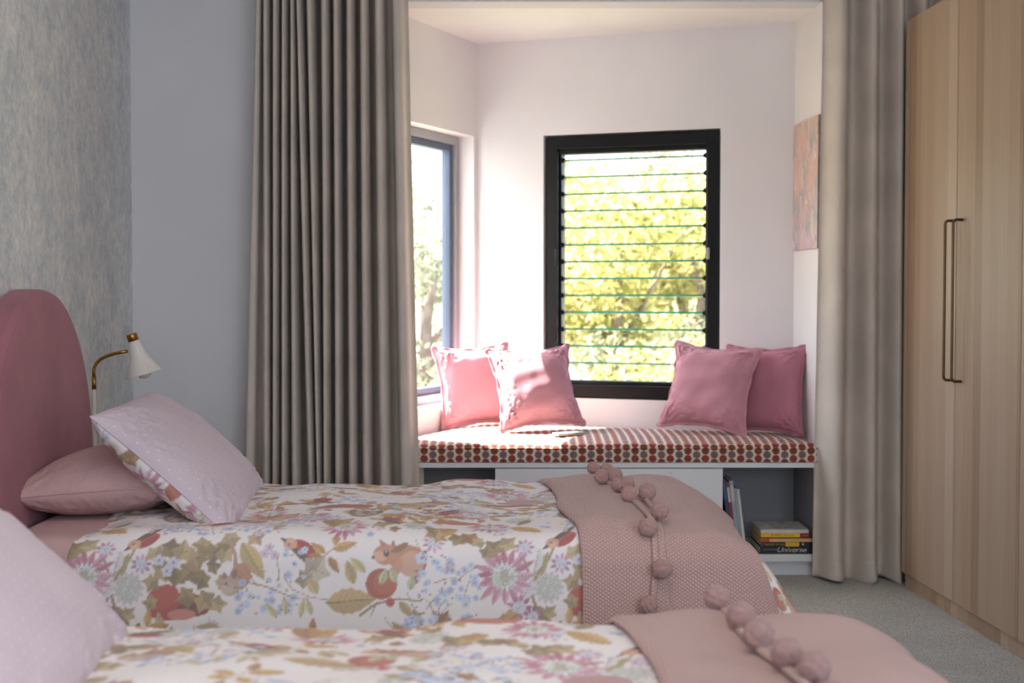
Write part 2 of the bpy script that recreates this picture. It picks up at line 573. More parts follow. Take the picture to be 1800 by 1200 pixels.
def wall_hole(name, mtx, length, z1, hole, th, mat):
    a, b, c, d = hole                        # x0 x1 z0 z1 of the opening
    bm = bmesh.new()
    add_box(bm, (0, 0, 0), (a, th, z1), mtx)
    add_box(bm, (b, 0, 0), (length, th, z1), mtx)
    add_box(bm, (a, 0, 0), (b, th, c), mtx)
    add_box(bm, (a, 0, d), (b, th, z1), mtx)
    return struct(bm_obj(name, bm, mat))

MBk = frame_matrix(L, DB, OB)                                     # bay back wall: x to the right, y outwards
LB = (R_ - L).length
W2 = (0.3014, 1.0517, 0.603, 1.697)
wall_hole('wall_bay_back', MBk, LB, BAY_Z + 0.12, W2, 0.13, MAT['bay_wall'])
ldir = (FL - L).normalized()
LO = Vector((ldir.y, -ldir.x, 0))
if LO.x > 0: LO = -LO
MLf = frame_matrix(L, ldir, LO)                                   # bay left wall: x towards the room, y outwards
LL = (FL - L).length
W1 = (0.030, 0.86, 0.588, 1.702)
wall_hole('wall_bay_left', MLf, LL, BAY_Z + 0.12, W1, 0.13, MAT['bay_wall'])
struct(prism('wall_bay_right', [(FR.x, FR.y + 0.0), (FR.x + 0.13, FR.y), (R_.x + 0.13, R_.y + 0.1), (R_.x, R_.y)], 0, BAY_Z + 0.12, MAT['bay_wall']))
struct(prism('ceiling_bay', [(FL.x - 0.3, FRONT + 0.12), (FR.x + 0.2, FRONT + 0.12), (R_.x + 0.2, R_.y + 0.1), (L.x + 0.05, L.y + 0.16), (L.x - 0.2, L.y + 0.1)], BAY_Z, BAY_Z + 0.08, MAT['ceiling']))
struct(box('baseboard_left', (-1.39, FRONT - 0.014, 0.0), (FL.x - 0.01, FRONT, 0.09), MAT['white_board'], bev=0.003))

# window_1: picture window in the left bay wall
def rect_frame(name, mtx, x0, x1, z0, z1, wd, y0, y1, mat, parent=None):
    bm = bmesh.new()
    add_box(bm, (x0, y0, z0), (x0 + wd, y1, z1), mtx)
    add_box(bm, (x1 - wd, y0, z0), (x1, y1, z1), mtx)
    add_box(bm, (x0 + wd, y0, z0), (x1 - wd, y1, z0 + wd), mtx)
    add_box(bm, (x0 + wd, y0, z1 - wd), (x1 - wd, y1, z1), mtx)
    o = bm_obj(name, bm, mat, parent)
    return bevel(o, 0.003)

w1 = struct(rect_frame('window_1', MLf, W1[0], W1[1], W1[2], W1[3], 0.036, 0.068, 0.128, MAT['grey_metal']))
rect_frame('sash', MLf, W1[0] + 0.037, W1[1] - 0.037, W1[2] + 0.037, W1[3] - 0.037, 0.028, 0.082, 0.120, MAT['sash_metal'], w1)
box('pane', (W1[0] + 0.06, 0.098, W1[2] + 0.06), (W1[1] - 0.06, 0.103, W1[3] - 0.06), MAT['glass'], w1, M=MLf)

# window_2: glass louvres in a black frame
w2 = struct(rect_frame('window_2', MBk, W2[0] + 0.006, W2[1] - 0.006, W2[2] + 0.004, W2[3] - 0.006, 0.052, 0.012, 0.110, MAT['black_metal']))
bx0, bx1 = W2[0] + 0.058, W2[1] - 0.058
box('head_rail', (bx0, 0.03, W2[3] - 0.078), (bx1, 0.09, W2[3] - 0.058), MAT['black_metal'], w2, 0.002, M=MBk)
box('sill_rail', (bx0, 0.03, W2[2] + 0.056), (bx1, 0.09, W2[2] + 0.072), MAT['black_metal'], w2, 0.002, M=MBk)
for sx_, n_ in ((bx0, 1), (bx1, -1)):
    box('side_channel', (min(sx_, sx_ + n_ * 0.010), 0.035, W2[2] + 0.07), (max(sx_, sx_ + n_ * 0.010), 0.085, W2[3] - 0.078), MAT['black_metal'], w2, 0.002, M=MBk)
zb0 = W2[2] + 0.0735; pitch = 0.0706; nb = 14
a_t = math.radians(16)
def blade_mesh(name):
    hw, hh, th = (bx1 - bx0) / 2 - 0.014, 0.041, 0.003
    zs_ = (-hh, -hh + 0.0045, hh - 0.0045, hh)
    vs = [(x, y, z) for z in zs_ for (x, y) in ((-hw, -th), (hw, -th), (hw, th), (-hw, th))]
    fs, fm = [(0, 3, 2, 1), (12, 13, 14, 15)], [1, 1]
    for k in range(3):
        for i in range(4):
            j = (i + 1) % 4
            fs.append((k * 4 + i, k * 4 + j, k * 4 + 4 + j, k * 4 + 4 + i)); fm.append(0 if k == 1 else 1)
    o = mesh_obj(name, vs, fs, None, w2, mats=[MAT['louvre_glass'], MAT['glass_edge']], fmat=fm)
    return o
first = None
clip0 = None
for i in range(nb):
    zc = zb0 + 0.036 + pitch * i
    loc = MBk @ Vector(((bx0 + bx1) / 2, 0.060, zc))
    rot = (MBk.to_3x3() @ Matrix.Rotation(-a_t, 3, 'X')).to_euler()
    if first is None:
        first = blade_mesh('louvre_blade'); b = first
    else:
        b = first.copy(); COL.objects.link(b)
    b.location = loc; b.rotation_euler = rot
    for sx_, n_ in ((bx0 + 0.010, 1), (bx1 - 0.010, -1)):
        if clip0 is None:
            poly = [(0, -0.010), (0.009, -0.008), (0.013, 0.002), (0.007, 0.009), (0, 0.012)]
            n = len(poly)
            vs = [(p[0], -0.012, p[1]) for p in poly] + [(p[0], 0.012, p[1]) for p in poly]
            fs = [tuple(range(n)), tuple(range(2 * n - 1, n - 1, -1))] + [(i2, n + i2, n + (i2 + 1) % n, (i2 + 1) % n) for i2 in range(n)]
            clip0 = mesh_obj('blade_clip', vs, fs, MAT['black_metal'], w2); c = clip0
        else:
            c = clip0.copy(); COL.objects.link(c)
        c.location = MBk @ Vector((sx_, 0.052, zc - 0.036))
        c.rotation_euler = (MBk.to_3x3() @ Matrix.Rotation(pi if n_ < 0 else 0, 3, 'Z')).to_euler()
h1 = box('window_latch', (bx1 + 0.002, -0.002, 1.176), (bx1 + 0.014, 0.014, 1.222), MAT['clear_plastic'], w2, 0.003, M=MBk)
h1['label'] = 'pale grey latch'
for z in (1.19, 0.80):
    box('lever', (bx0 - 0.012, -0.004, z - 0.035), (bx0 - 0.004, 0.014, z + 0.035), MAT['black_metal'], w2, 0.003, M=MBk)

# ------------------------------------------------------------------ garden outside
struct(prism('ground', [(-40, 5.75), (0, 6.4), (1.4, 5.9), (60, 5.75), (60, 90), (-40, 90)], -0.5, -0.42, MAT['lawn']))
def hill():
    xs = np.linspace(-60, 70, 60); ys = np.linspace(40, 80, 14)
    X, Y = np.meshgrid(xs, ys)
    f = sines(3, 0.04)
    Z = -0.5 + (Y - 40) / 40 * 3.2 + 0.8 * f(X, Y) * (Y - 40) / 40
    o = grid_obj('hill', np.stack([X, Y, Z], -1), MAT['hill'])
    struct(o)
hill()

def leaf_cloud(name, blobs, n, size, mat, parent, seed):
    r = np.random.default_rng(seed)
    wts = np.array([b[3] ** 2 for b in blobs]); wts = wts / wts.sum()
    k = r.choice(len(blobs), n, p=wts)
    B = np.array([[b[0], b[1], b[2]] for b in blobs])[k]; Rr = np.array([b[3] for b in blobs])[k]
    d = r.normal(size=(n, 3)); d /= np.linalg.norm(d, axis=1)[:, None]
    p = B + d * (Rr * r.uniform(0.45, 1.05, n))[:, None]
    a = r.normal(size=(n, 3)); a /= np.linalg.norm(a, axis=1)[:, None]
    b = np.cross(a, r.normal(size=(n, 3))); b /= np.linalg.norm(b, axis=1)[:, None]
    c = np.cross(a, b)
    s = size * r.uniform(0.6, 1.3, n)[:, None]
    v = np.stack([p - a * s, p + b * s * 0.45 + c * s * 0.12, p + a * s, p - b * s * 0.45 + c * s * 0.12], 1).reshape(-1, 3)
    f = np.arange(n * 4).reshape(n, 4).tolist()
    o = mesh_obj(name, v, f, mat, parent)
    o['kind'] = 'stuff'
    return o

def tree(name, x, y, h, rad, leaf, n, size, label, seed, cat='tree', zlow=0.3):
    r = random.Random(seed)
    t = empty(name, label, cat, (x, y, -0.42), 0, 'garden planting outside the windows')
    path = [(0, 0, -0.02), (r.uniform(-.05, .05), r.uniform(-.05, .05), h * 0.3), (r.uniform(-.12, .12), r.uniform(-.1, .1), h * 0.6), (r.uniform(-.15, .15), 0, h * 0.85)]
    tube('trunk', path, [0.05 + h * 0.012, 0.04 + h * 0.008, 0.03 + h * 0.004, 0.012], MAT['bark'], t, 8)
    blobs = []
    for i in range(11):
        th = r.uniform(0, 2 * pi); rr = rad * r.uniform(0.2, 0.75); z = h * r.uniform(zlow, 0.9)
        q = (rr * math.cos(th), rr * math.sin(th), z)
        blobs.append((*q, rad * r.uniform(0.3, 0.52)))
        if i < 7:
            z0 = h * r.uniform(0.15, 0.5)
            tube('branch', [(0, 0, z0), (q[0] * 0.5, q[1] * 0.5, (z0 + z) / 2), q], [0.028, 0.018, 0.007], MAT['bark'], t, 6)
    leaf_cloud('crown', blobs, int(n * 1.9), size * 0.70, MAT[leaf], t, seed)
    return t

tree('garden_tree', 0.75, 11.2, 2.35, 0.95, 'leaf_yellow', 3600, 0.062, 'yellow-green leafy tree standing straight behind the louvre window', 11)
tree('garden_tree', 1.75, 13.5, 2.45, 1.05, 'leaf_yellow', 3400, 0.070, 'yellow-green tree outside the right half of the louvre window, further back', 12)
tree('garden_tree', 0.3, 14.6, 2.9, 1.0, 'leaf_yellow', 3000, 0.070, 'tall yellowish tree outside the left edge of the louvre window', 13)
tree('garden_tree', 2.4, 19.5, 3.9, 1.5, 'leaf_olive', 3600, 0.085, 'grey-olive tree far behind, topping the upper right of the louvres', 14)
tree('garden_tree', -0.62, 9.4, 2.1, 0.62, 'leaf_grey', 1700, 0.055, 'grey-green tree outside the left picture window', 15)
tree('garden_tree', -1.6, 13.0, 2.7, 1.1, 'leaf_grey', 2600, 0.070, 'larger grey-green tree further off, seen past the edge of the left curtain', 16)
tree('garden_shrub', 0.9, 9.0, 1.15, 0.5, 'leaf_yellow', 1100, 0.045, 'low yellow-green shrub below the middle of the louvre window', 17, 'shrub', 0.2)
tree('garden_shrub', 1.35, 10.2, 1.25, 0.55, 'leaf_olive', 1100, 0.05, 'low olive shrub outside the lower right louvres', 18, 'shrub', 0.2)
tree('garden_shrub', 0.35, 9.8, 1.3, 0.5, 'leaf_olive', 1000, 0.05, 'low olive shrub outside the lower left louvres', 19, 'shrub', 0.2)
tree('garden_shrub', -0.50, 8.4, 1.0, 0.4, 'leaf_grey', 900, 0.045, 'low grey-green shrub outside the bottom of the left window', 20, 'shrub', 0.2)

# ------------------------------------------------------------------ wardrobe
wd = empty('wardrobe', 'tall pale oak wardrobe with bronze bow handles along the right wall', 'wardrobe', (wx_right(5.02), 5.02, 0), TILT)
# local frame: +x into the wall, -y towards the camera
WTOP = 1.992
NB = 5; DW = 0.503
box('carcass', (0.022, -NB * DW, 0.055), (0.60, 0.0, WTOP), MAT['oak'], wd, 0.001)
box('plinth', (0.012, -NB * DW, 0.0), (0.58, -0.008, 0.054), MAT['oak'], wd, 0.001)
d0 = None
for i in range(NB):
    d = box('door', (0, -DW + 0.0015, 0.053), (0.0215, -0.0015, WTOP), MAT['oak'], wd, 0.0012)
    d.location = (0, -i * DW, 0)
    y = (-DW + 0.022) if i % 2 == 0 else -0.048
    z0, z1, so, r = 0.762, 1.270, 0.030, 0.012
    P = [(0.0, y, z1)]
    for k in range(6):
        th = pi / 2 * k / 5
        P.append((-so + r - r * math.sin(th) if False else -so + r * (1 - math.sin(th)), y, z1 - r * (1 - math.cos(th))))
    for k in range(6):
        th = pi / 2 * k / 5
        P.append((-so + r * (1 - math.cos(th)), y, z0 + r * (1 - math.sin(th))))
    P.append((0.0, y, z0))
    hd = tube('handle', P, 0.0046, MAT['bronze'], d, 10)
    hd['label'] = 'bronze bow handle'

# ------------------------------------------------------------------ window seat (bench) and its cushion
ws = empty('window_seat', 'white built-in bench with open shelf under the bay window', 'bench')
SEAT_F = 5.165
g = 0.003
bl = L + (FL - L) * 0.0
def inward(p, d): return p
seat_poly = [(FL.x + 0.004 + 0.02, SEAT_F), (FR.x - 0.004, SEAT_F), (FR.x - 0.004, FRONT + 0.02), (R_.x - 0.006, R_.y - 0.006), (L.x + 0.005, L.y - 0.012), (FL.x + 0.022, FRONT + 0.02)]
prism('seat_board', seat_poly, 0.404, 0.4235, MAT['white_board'], ws, 0.0015)
def px_x(px, y): return (px - 900) / 2500 * y
xd0, xd1, xe = px_x(870, 5.19), px_x(1271, 5.19), FR.x - 0.006
x0 = FL.x + 0.024
box('bottom_shelf', (x0, 5.185, 0.056), (xe, 5.55, 0.083), MAT['white_board'], ws, 0.001)
box('kickboard', (x0, 5.225, 0.0), (xe, 5.243, 0.0555), MAT['white_board'], ws)
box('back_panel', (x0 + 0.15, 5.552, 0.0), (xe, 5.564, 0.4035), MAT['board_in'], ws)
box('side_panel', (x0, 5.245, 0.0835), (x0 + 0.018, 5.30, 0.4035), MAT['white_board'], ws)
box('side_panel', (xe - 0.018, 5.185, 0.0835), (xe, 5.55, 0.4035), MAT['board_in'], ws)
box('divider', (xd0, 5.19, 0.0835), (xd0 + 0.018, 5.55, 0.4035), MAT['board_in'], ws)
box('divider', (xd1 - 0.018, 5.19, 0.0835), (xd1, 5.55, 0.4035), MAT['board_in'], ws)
dr = box('door', (xd0 + 0.001, 5.170, 0.091), (xd1 - 0.001, 5.1885, 0.4005), MAT['white_board'], ws, 0.001)
kb = lathe('finger_pull', [(0.0135, 0), (0.0135, 0.004), (0.0105, 0.004), (0.009, 0.0015), (0.0, 0.001)], MAT['white_board'], dr,
           Matrix.Translation((px_x(1177, 5.17), 5.1698, 1.04 - (836 - 515) * 5.17 / 2500)) @ Matrix.Rotation(pi / 2, 4, 'X'), 20)
kb['label'] = 'small round finger pull'

sc = empty('seat_cushion', 'long foam seat pad in cream fabric printed with red and brown dots', 'cushion')
def seat_cushion():
    A = np.array([FL.x + 0.028, SEAT_F - 0.004]); B = np.array([FR.x - 0.010, SEAT_F - 0.004])
    C = np.array([R_.x - 0.013, R_.y - 0.018]); D = np.array([L.x + 0.012, L.y - 0.022])
    # bend the left side out to the wall's own line
    zb, zt = 0.4245, 0.488
    nu, nv = 160, 90
    e = lambda t, k: t
    us = np.concatenate([np.linspace(0, .03, 10)[:-1], np.linspace(.03, .97, nu), np.linspace(.97, 1, 10)[1:]])
    vs = np.concatenate([np.linspace(0, .05, 12)[:-1], np.linspace(.05, .97, nv), np.linspace(.97, 1, 8)[1:]])
    U, V = np.meshgrid(us, vs)
    X = (1 - U) * (1 - V) * A[0] + U * (1 - V) * B[0] + U * V * C[0] + (1 - U) * V * D[0]
    Y = (1 - U) * (1 - V) * A[1] + U * (1 - V) * B[1] + U * V * C[1] + (1 - U) * V * D[1]
    de = np.minimum(np.minimum(U * 1.5, (1 - U) * 1.5), np.minimum(V * 0.55, (1 - V) * 0.55))
    r = 0.014
    q = np.clip(1 - de / r, 0, 1)
    f = sines(21, 2.0)
    Z = zt - r * (1 - np.sqrt(1 - q * q)) + 0.016 * np.clip(de / 0.16, 0, 1) ** 0.8 + 0.0018 * f(X, Y)
    top = np.stack([X, Y, Z], -1)
    uvt = np.stack([X, Y - SEAT_F + 0.063], -1)
    o = grid_obj('pad', top, MAT['seat_print'], sc, uv=uvt)
    # skirt all round, front first
    ring = np.concatenate([top[0, :], top[1:, -1], top[-1, -2::-1], top[-2:0:-1, 0]])
    rows = []; uvr = []
    arc = np.concatenate([[0], np.cumsum(np.linalg.norm(np.diff(ring[:, :2], axis=0), axis=1))]) + A[0]
    cen = ring[:, :2].mean(0)
    for k in range(9):
        t = k / 8
        rr = ring.copy()
        z = zt - r - (zt - r - zb) * t
        bul = 0.004 * math.sin(pi * t) * np.ones(len(ring))
        dirn = np.zeros((len(ring), 2)); nfront = len(us)
        dirn[:nfront, 1] = -1
        rr[:, :2] += dirn * bul[:, None] + dirn * 0.0008 * np.sin(arc * 60)[:, None]
        rr[:, 2] = z + (0.0012 * np.sin(arc * 23) if k in (0,) else 0)
        rows.append(rr); uvr.append(np.stack([arc, np.full(len(ring), z - zb)], -1))
    bo = grid_obj('boxing', np.array(rows), MAT['seat_print'], sc, uv=np.array(uvr), flip=True)
    for z, nm in ((zt - r * 0.9, 'piping'), (zb + 0.004, 'piping')):
        pth = [(p[0], p[1] - 0.003, z + 0.001 * math.sin(p[0] * 31)) for p in top[0, ::4]]
        vsd, fsd = tube_data(pth, 0.0032, 8)
        p = mesh_obj(nm, vsd, fsd, MAT['seat_print'], sc, smooth=True)
        u = p.data.uv_layers.new(name='UVMap')
        for lp in p.data.loops:
            co = p.data.vertices[lp.vertex_index].co
            u.data[lp.index].uv = (co.x, co.z - zb)
seat_cushion()
nt = box('slim_notebook', (-0.060, -0.022, 0), (0.060, 0.022, 0.010), plain('cream_card', (176, 172, 164), 0.7, 0.02, 20), bev=0.0015)
nt.location = (0.215, 5.36, 0.5045); nt.rotation_euler = (0, 0, math.radians(28))
tag(nt, 'thin pale booklet lying in the sun patch on the dotted seat pad', 'booklet')

# ------------------------------------------------------------------ pillows and cushions
def pillow_arrays(W, H, T, n=56, pinch=0.07, seed=0, wr=0.006, pw=2.4, ex=0.5):
    lin_ = np.linspace(-1, 1, n)
    q = np.sign(lin_) * (1 - (1 - np.abs(lin_)) ** 1.35)
    U, V = np.meshgrid(q, q)
    x = W / 2 * U * (1 - pinch * (1 - V ** 2) * U ** 2)
    y = H / 2 * V * (1 - pinch * (1 - U ** 2) * V ** 2)
    e = np.clip((1 - np.abs(U) ** pw) * (1 - np.abs(V) ** pw), 0, 1)
    prof = e ** ex
    f1, f2 = sines(seed, 5), sines(seed + 1, 11)
    ang = np.arctan2(np.abs(V) - 1.0, np.abs(U) - 1.0)
    cor = (np.abs(U) * np.abs(V)) ** 2.2
    rad = np.sin(ang * 15 + 2 * f1(U, V)) * cor * np.clip(e * 6, 0, 1) * np.clip(1.4 - cor, 0, 1)
    edge = np.clip(e * 8, 0, 1) * np.exp(-e * 4)
    ripple = np.sin((U * np.sign(V) * 17 + V * 13) + 2 * f1(U, V)) * edge
    out = []
    for s in (1, -1):
        z = s * (T / 2 * prof + wr * (rad * 1.6 + ripple * 0.7) + wr * 0.2 * f1(U * .3, V * .3) * np.clip(e * 2, 0, 1))
        z = np.where(e <= 1e-6, 0, z)
        out.append(np.stack([x, y, z], -1))
    return out, np.stack([U * W / 2, V * H / 2], -1)

def make_cushion(name, label, cat, W, H, T, mat, loc, rot, group=None, flange=0.0, seed=0, back_mat=None, back_color=None, wr=0.006, n=56, flip_back=None, pinch=0.07, ex=0.5):
    t = empty(name, label, cat, (0, 0, 0), 0, group)
    t.rotation_mode = 'XYZ'
    (F, Bk), uv = pillow_arrays(W, H, T, n, pinch, seed, wr, 2.4, ex)
    if flip_back: flip_back(F, Bk)
    front = grid_obj('front_cover', F, mat, t, uv=uv)
    bo = grid_obj('back_cover', Bk, back_mat or mat, t, uv=uv, color=back_color, flip=True)
    if back_color is not None: bo['label'] = 'floral printed reverse'
    ring = np.concatenate([F[0, :-1], F[:-1, -1], F[-1, :0:-1], F[:0:-1, 0]])
    if flange:
        c = ring.mean(0); k = len(ring)
        tang = np.roll(ring, -1, 0) - np.roll(ring, 1, 0)
        nrm = np.stack([tang[:, 1], -tang[:, 0]], -1); nrm /= np.linalg.norm(nrm, axis=1)[:, None] + 1e-9
        th = np.arange(k) / k * 2 * pi
        rip = 0.005 * np.sin(th * 17 + seed) + 0.003 * np.sin(th * 29 + 2 * seed)
        rows = []
        for off, zz in ((-0.006, 0.0022), (0.35, 0.0022), (1.0, 0.0018), (1.0, -0.0018), (0.35, -0.0022), (-0.006, -0.0022)):
            p = ring.copy()
            o_ = flange * off if off > 0 else off
            p[:, :2] += nrm * o_
            p[:, 2] += zz + rip * max(off, 0)
            rows.append(p)
        rows.append(rows[0])
        fl = grid_obj('flange', np.array(rows), mat, t, wrap=True)
    else:
        vsd, fsd = tube_data([tuple(p) for p in np.concatenate([ring, ring[:1]])], 0.0028, 6)
        sm = mesh_obj('seam', vsd, fsd, mat, t, smooth=True)
        uvl = sm.data.uv_layers.new(name='UVMap')
    t.location = loc; t.rotation_euler = rot
    return t

def eul(a, b, g):
    return (Matrix.Rotation(a, 3, 'Z') @ Matrix.Rotation(b, 3, 'X') @ Matrix.Rotation(g, 3, 'Z')).to_euler('XYZ')

GC = 'pink cushions on the window seat'
make_cushion('scatter_cushion', 'pink flanged cushion at far left of the seat, full in the sun', 'cushion', 0.330, 0.330, 0.115, MAT['bay_pink'],
             (-0.150, 5.815, 0.662), eul(0.43, 1.33, 0.04), GC, 0.010, 3, pinch=0.13, wr=0.008)
make_cushion('scatter_cushion', 'pink cushion left of the louvres, half in sun, in front of another', 'cushion', 0.335, 0.335, 0.155, MAT['bay_pink'],
             (0.0905, 5.545, 0.672), eul(0.30, 1.11, 0.05), GC, 0.010, 5, pinch=0.15, wr=0.012)
make_cushion('scatter_cushion', 'dusky pink cushion in shade right of the louvres, front of its pair', 'cushion', 0.345, 0.345, 0.150, MAT['bay_pink'],
             (0.763, 5.475, 0.677), eul(-0.46, 1.19, -0.075), GC, 0.010, 7, pinch=0.15, wr=0.012)
make_cushion('scatter_cushion', 'deep rose cushion in the right corner under the painting', 'cushion', 0.335, 0.335, 0.115, MAT['bay_rose'],
             (0.974, 5.482, 0.668), eul(-0.66, 1.42, 0.02), GC, 0.010, 9, pinch=0.12, wr=0.008)

# ------------------------------------------------------------------ the woodland floral print (painted by code into a repeat tile)
TW, TH = 747, 560                  # repeat in units of 1.288 mm
UNIT = 0.001288
SS = 2
canvas = np.empty((TH * SS, TW * SS, 3), np.float32)
canvas[:] = lin((242, 236, 235))
def poly(pts, color, alpha=1.0):
    P = np.asarray(pts, float) * SS
    x0, y0 = np.floor(P.min(0)).astype(int) - 1; x1, y1 = np.ceil(P.max(0)).astype(int) + 2
    if x1 - x0 < 2 or y1 - y0 < 2: return
    xs = np.arange(x0, x1) + 0.5; ys = np.arange(y0, y1) + 0.5
    X, Y = np.meshgrid(xs, ys)
    ins = np.zeros(X.shape, bool)
    n = len(P)
    for i in range(n):
        xa, ya = P[i]; xb, yb = P[(i + 1) % n]
        if ya == yb: continue
        c = ((ya > Y) != (yb > Y)) & (X < (xb - xa) * (Y - ya) / (yb - ya) + xa)
        ins ^= c
    iy, ix = np.nonzero(ins)
    iy = (iy + y0) % (TH * SS); ix = (ix + x0) % (TW * SS)
    canvas[iy, ix] = canvas[iy, ix] * (1 - alpha) + np.array(lin(color), np.float32) * alpha
def rotp(pts, a, x, y, s=1.0):
    c, d = math.cos(a), math.sin(a)
    return [(x + s * (p[0] * c - p[1] * d), y + s * (p[0] * d + p[1] * c)) for p in pts]
def ell(x, y, rx, ry, a, color, alpha=1.0):
    poly(rotp([(rx * math.cos(t), ry * math.sin(t)) for t in np.linspace(0, 2 * pi, 20)[:-1]], a, x, y), color, alpha)
def stroke(pts, w, color, alpha=1.0):
    P = np.asarray(pts, float)
    t = np.gradient(P, axis=0); n = np.stack([-t[:, 1], t[:, 0]], -1); n /= np.linalg.norm(n, axis=1)[:, None] + 1e-9
    ww = np.linspace(w, w * 0.5, len(P))[:, None] / 2
    poly(np.concatenate([P + n * ww, (P - n * ww)[::-1]]), color, alpha)
rp = random.Random(5)
def shade(c, k): return tuple(max(0, min(255, int(v * k))) for v in c)
def leaf(x, y, ln, wd, a, col, ser=0):
    n = 12; up = []
    for i in range(n + 1):
        t = i / n
        w = math.sin(pi * t ** 0.8) * wd / 2
        if ser and i % 2: w *= 1 - ser
        up.append((t * ln, w))
    lo = [(p[0], -p[1]) for p in up[::-1]]
    poly(rotp(up + lo, a, x, y), col)
    poly(rotp(up + [(ln, 0), (0, 0)], a, x, y), shade(col, 1.13), 0.7)
    stroke(rotp([(0, 0), (ln * .5, 0), (ln * .95, 0)], a, x, y), max(1.0, ln * 0.03), shade(col, 0.7))
    if ln > 40:
        for k in range(2, 8):
            t = k / 9
            for sg in (1, -1):
                stroke(rotp([(t * ln, 0), (t * ln + wd * .12, sg * wd * .17), (t * ln + wd * .2, sg * wd * .32)], a, x, y), 1.0, shade(col, 0.8))
def ivy(x, y, r, a, col):
    pts = []
    lob = [1.0, .56, .88, .54, .70, .40, .70, .54, .88, .56]
    for i, k in enumerate(lob):
        pts.append((r * k * math.cos(2 * pi * i / 10), r * k * math.sin(2 * pi * i / 10)))
    poly(rotp(pts, a, x, y), col)
    poly(rotp([pts[0], pts[1], pts[2], pts[3], pts[4], (0, 0)], a, x, y), shade(col, 0.85))
    for i in (0, 2, 8):
        stroke(rotp([(0, 0), (pts[i][0] * .5, pts[i][1] * .5), (pts[i][0] * .9, pts[i][1] * .9)], a, x, y), 1.2, shade(col, 0.72))
KH = [(164, 140, 92), (182, 158, 108), (150, 128, 84), (196, 174, 126)]
OC = [(188, 144, 80), (200, 160, 96), (172, 126, 70)]
def flower(x, y, r, k=16):
    for i in range(k):
        a = 2 * pi * i / k + rp.uniform(-.08, .08)
        c = rp.choice([(196, 128, 150), (206, 150, 172), (214, 170, 188), (186, 110, 136)])
        leaf(x + r * .3 * math.cos(a), y + r * .3 * math.sin(a), r * rp.uniform(.6, .85), r * .24, a, c)
    for i in range(18):
        a = 2 * pi * i / 18
        leaf(x + r * .1 * math.cos(a), y + r * .1 * math.sin(a), r * .45, r * .12, a, rp.choice([(222, 228, 226), (206, 214, 204), (232, 232, 234)]))
    ell(x, y, r * .2, r * .2, 0, (190, 196, 170))
    for i in range(26):
        a = rp.uniform(0, 2 * pi); q = r * rp.uniform(0.05, .36)
        ell(x + q * math.cos(a), y + q * math.sin(a), 1.7, 1.7, 0, rp.choice([(240, 238, 228), (168, 176, 140), (196, 150, 160)]))
def seedhead(x, y, r):
    for i in range(14):
        a = 2 * pi * i / 14
        ell(x + r * .85 * math.cos(a), y + r * .85 * math.sin(a), r * .22, r * .14, a, (206, 202, 206))
    ell(x, y, r * .86, r * .86, 0, (204, 206, 198))
    for i in range(60):
        a = i * 2.4; q = r * .82 * math.sqrt(i / 60)
        ell(x + q * math.cos(a), y + q * math.sin(a), 1.5, 1.5, 0, rp.choice([(168, 172, 158), (228, 228, 222), (186, 184, 190)]))
def bud(x, y, r, c=(196, 150, 180)):
    for i in range(9):
        a = 2 * pi * i / 9
        leaf(x + r * .35 * math.cos(a), y + r * .35 * math.sin(a), r * .7, r * .35, a, rp.choice([c, shade(c, 1.1), shade(c, .9)]))
    ell(x, y, r * .52, r * .45, 0, (216, 218, 228))
    for i in range(10):
        ell(x + rp.uniform(-.35, .35) * r, y + rp.uniform(-.3, .3) * r, 1.3, 1.3, 0, (180, 184, 196))
def blossom(x, y, r, c=(186, 204, 230)):
    for i in range(5):
        a = 2 * pi * i / 5 + .3
        ell(x + r * .55 * math.cos(a), y + r * .55 * math.sin(a), r * .48, r * .4, a, c)
    ell(x, y, r * .24, r * .24, 0, (176, 120, 130))
def spray(x, y, w, h, n, c=(186, 204, 230)):
    for i in range(max(2, n // 6)):
        px, py = x + rp.uniform(-w, w) * .5, y + rp.uniform(-h, h) * .5
        a = rp.uniform(0.2, 2.6)
        pts = [(px, py)]
        for k in range(5):
            a += rp.uniform(-.35, .35); px += 9 * math.cos(a); py += 9 * math.sin(a); pts.append((px, py))
        stroke(pts, 1.8, (150, 118, 100))
    for i in range(n):
        blossom(x + rp.uniform(-w, w) * .5, y + rp.uniform(-h, h) * .5, rp.uniform(4.5, 8), rp.choice([c, shade(c, 1.08), (206, 216, 234), (172, 192, 224)]))
    for i in range(n // 2):
        ell(x + rp.uniform(-w, w) * .55, y + rp.uniform(-h, h) * .55, 1.6, 2.2, rp.uniform(0, 3), (140, 84, 80))
def robin(x, y, a=0.35, s=1.0, flip=1):
    T = lambda pts: rotp([(p[0], p[1] * flip) for p in pts], a, x, y, s)
    def E(cx, cy, rx, ry, b, col): poly(T([(cx + rx * math.cos(t) * math.cos(b) - ry * math.sin(t) * math.sin(b), cy + rx * math.cos(t) * math.sin(b) + ry * math.sin(t) * math.cos(b)) for t in np.linspace(0, 2 * pi, 20)[:-1]]), col)
    poly(T([(18, 2), (46, 16), (42, 22), (14, 12)]), (86, 66, 58))
    E(12, -2, 22, 13, .1, (190, 70, 50)); E(14, -7, 17, 7, .1, (160, 34, 34))
    E(-10, 1, 11, 10, 0, (214, 160, 132)); E(-12, -3, 6, 4, 0, (226, 180, 150))
    poly(T([(-4, 8), (14, 14), (34, 12), (20, 3), (2, 2)]), (96, 70, 62))
    for k in range(5): stroke(T([(2 + k * 6, 5), (8 + k * 6, 9), (12 + k * 6, 12)]), 1.3, (58, 44, 42))
    poly(T([(-19, 4), (-30, 0), (-19, -4)]), (40, 34, 40))
    E(-11, 2.5, 1.8, 1.8, 0, (60, 30, 28))
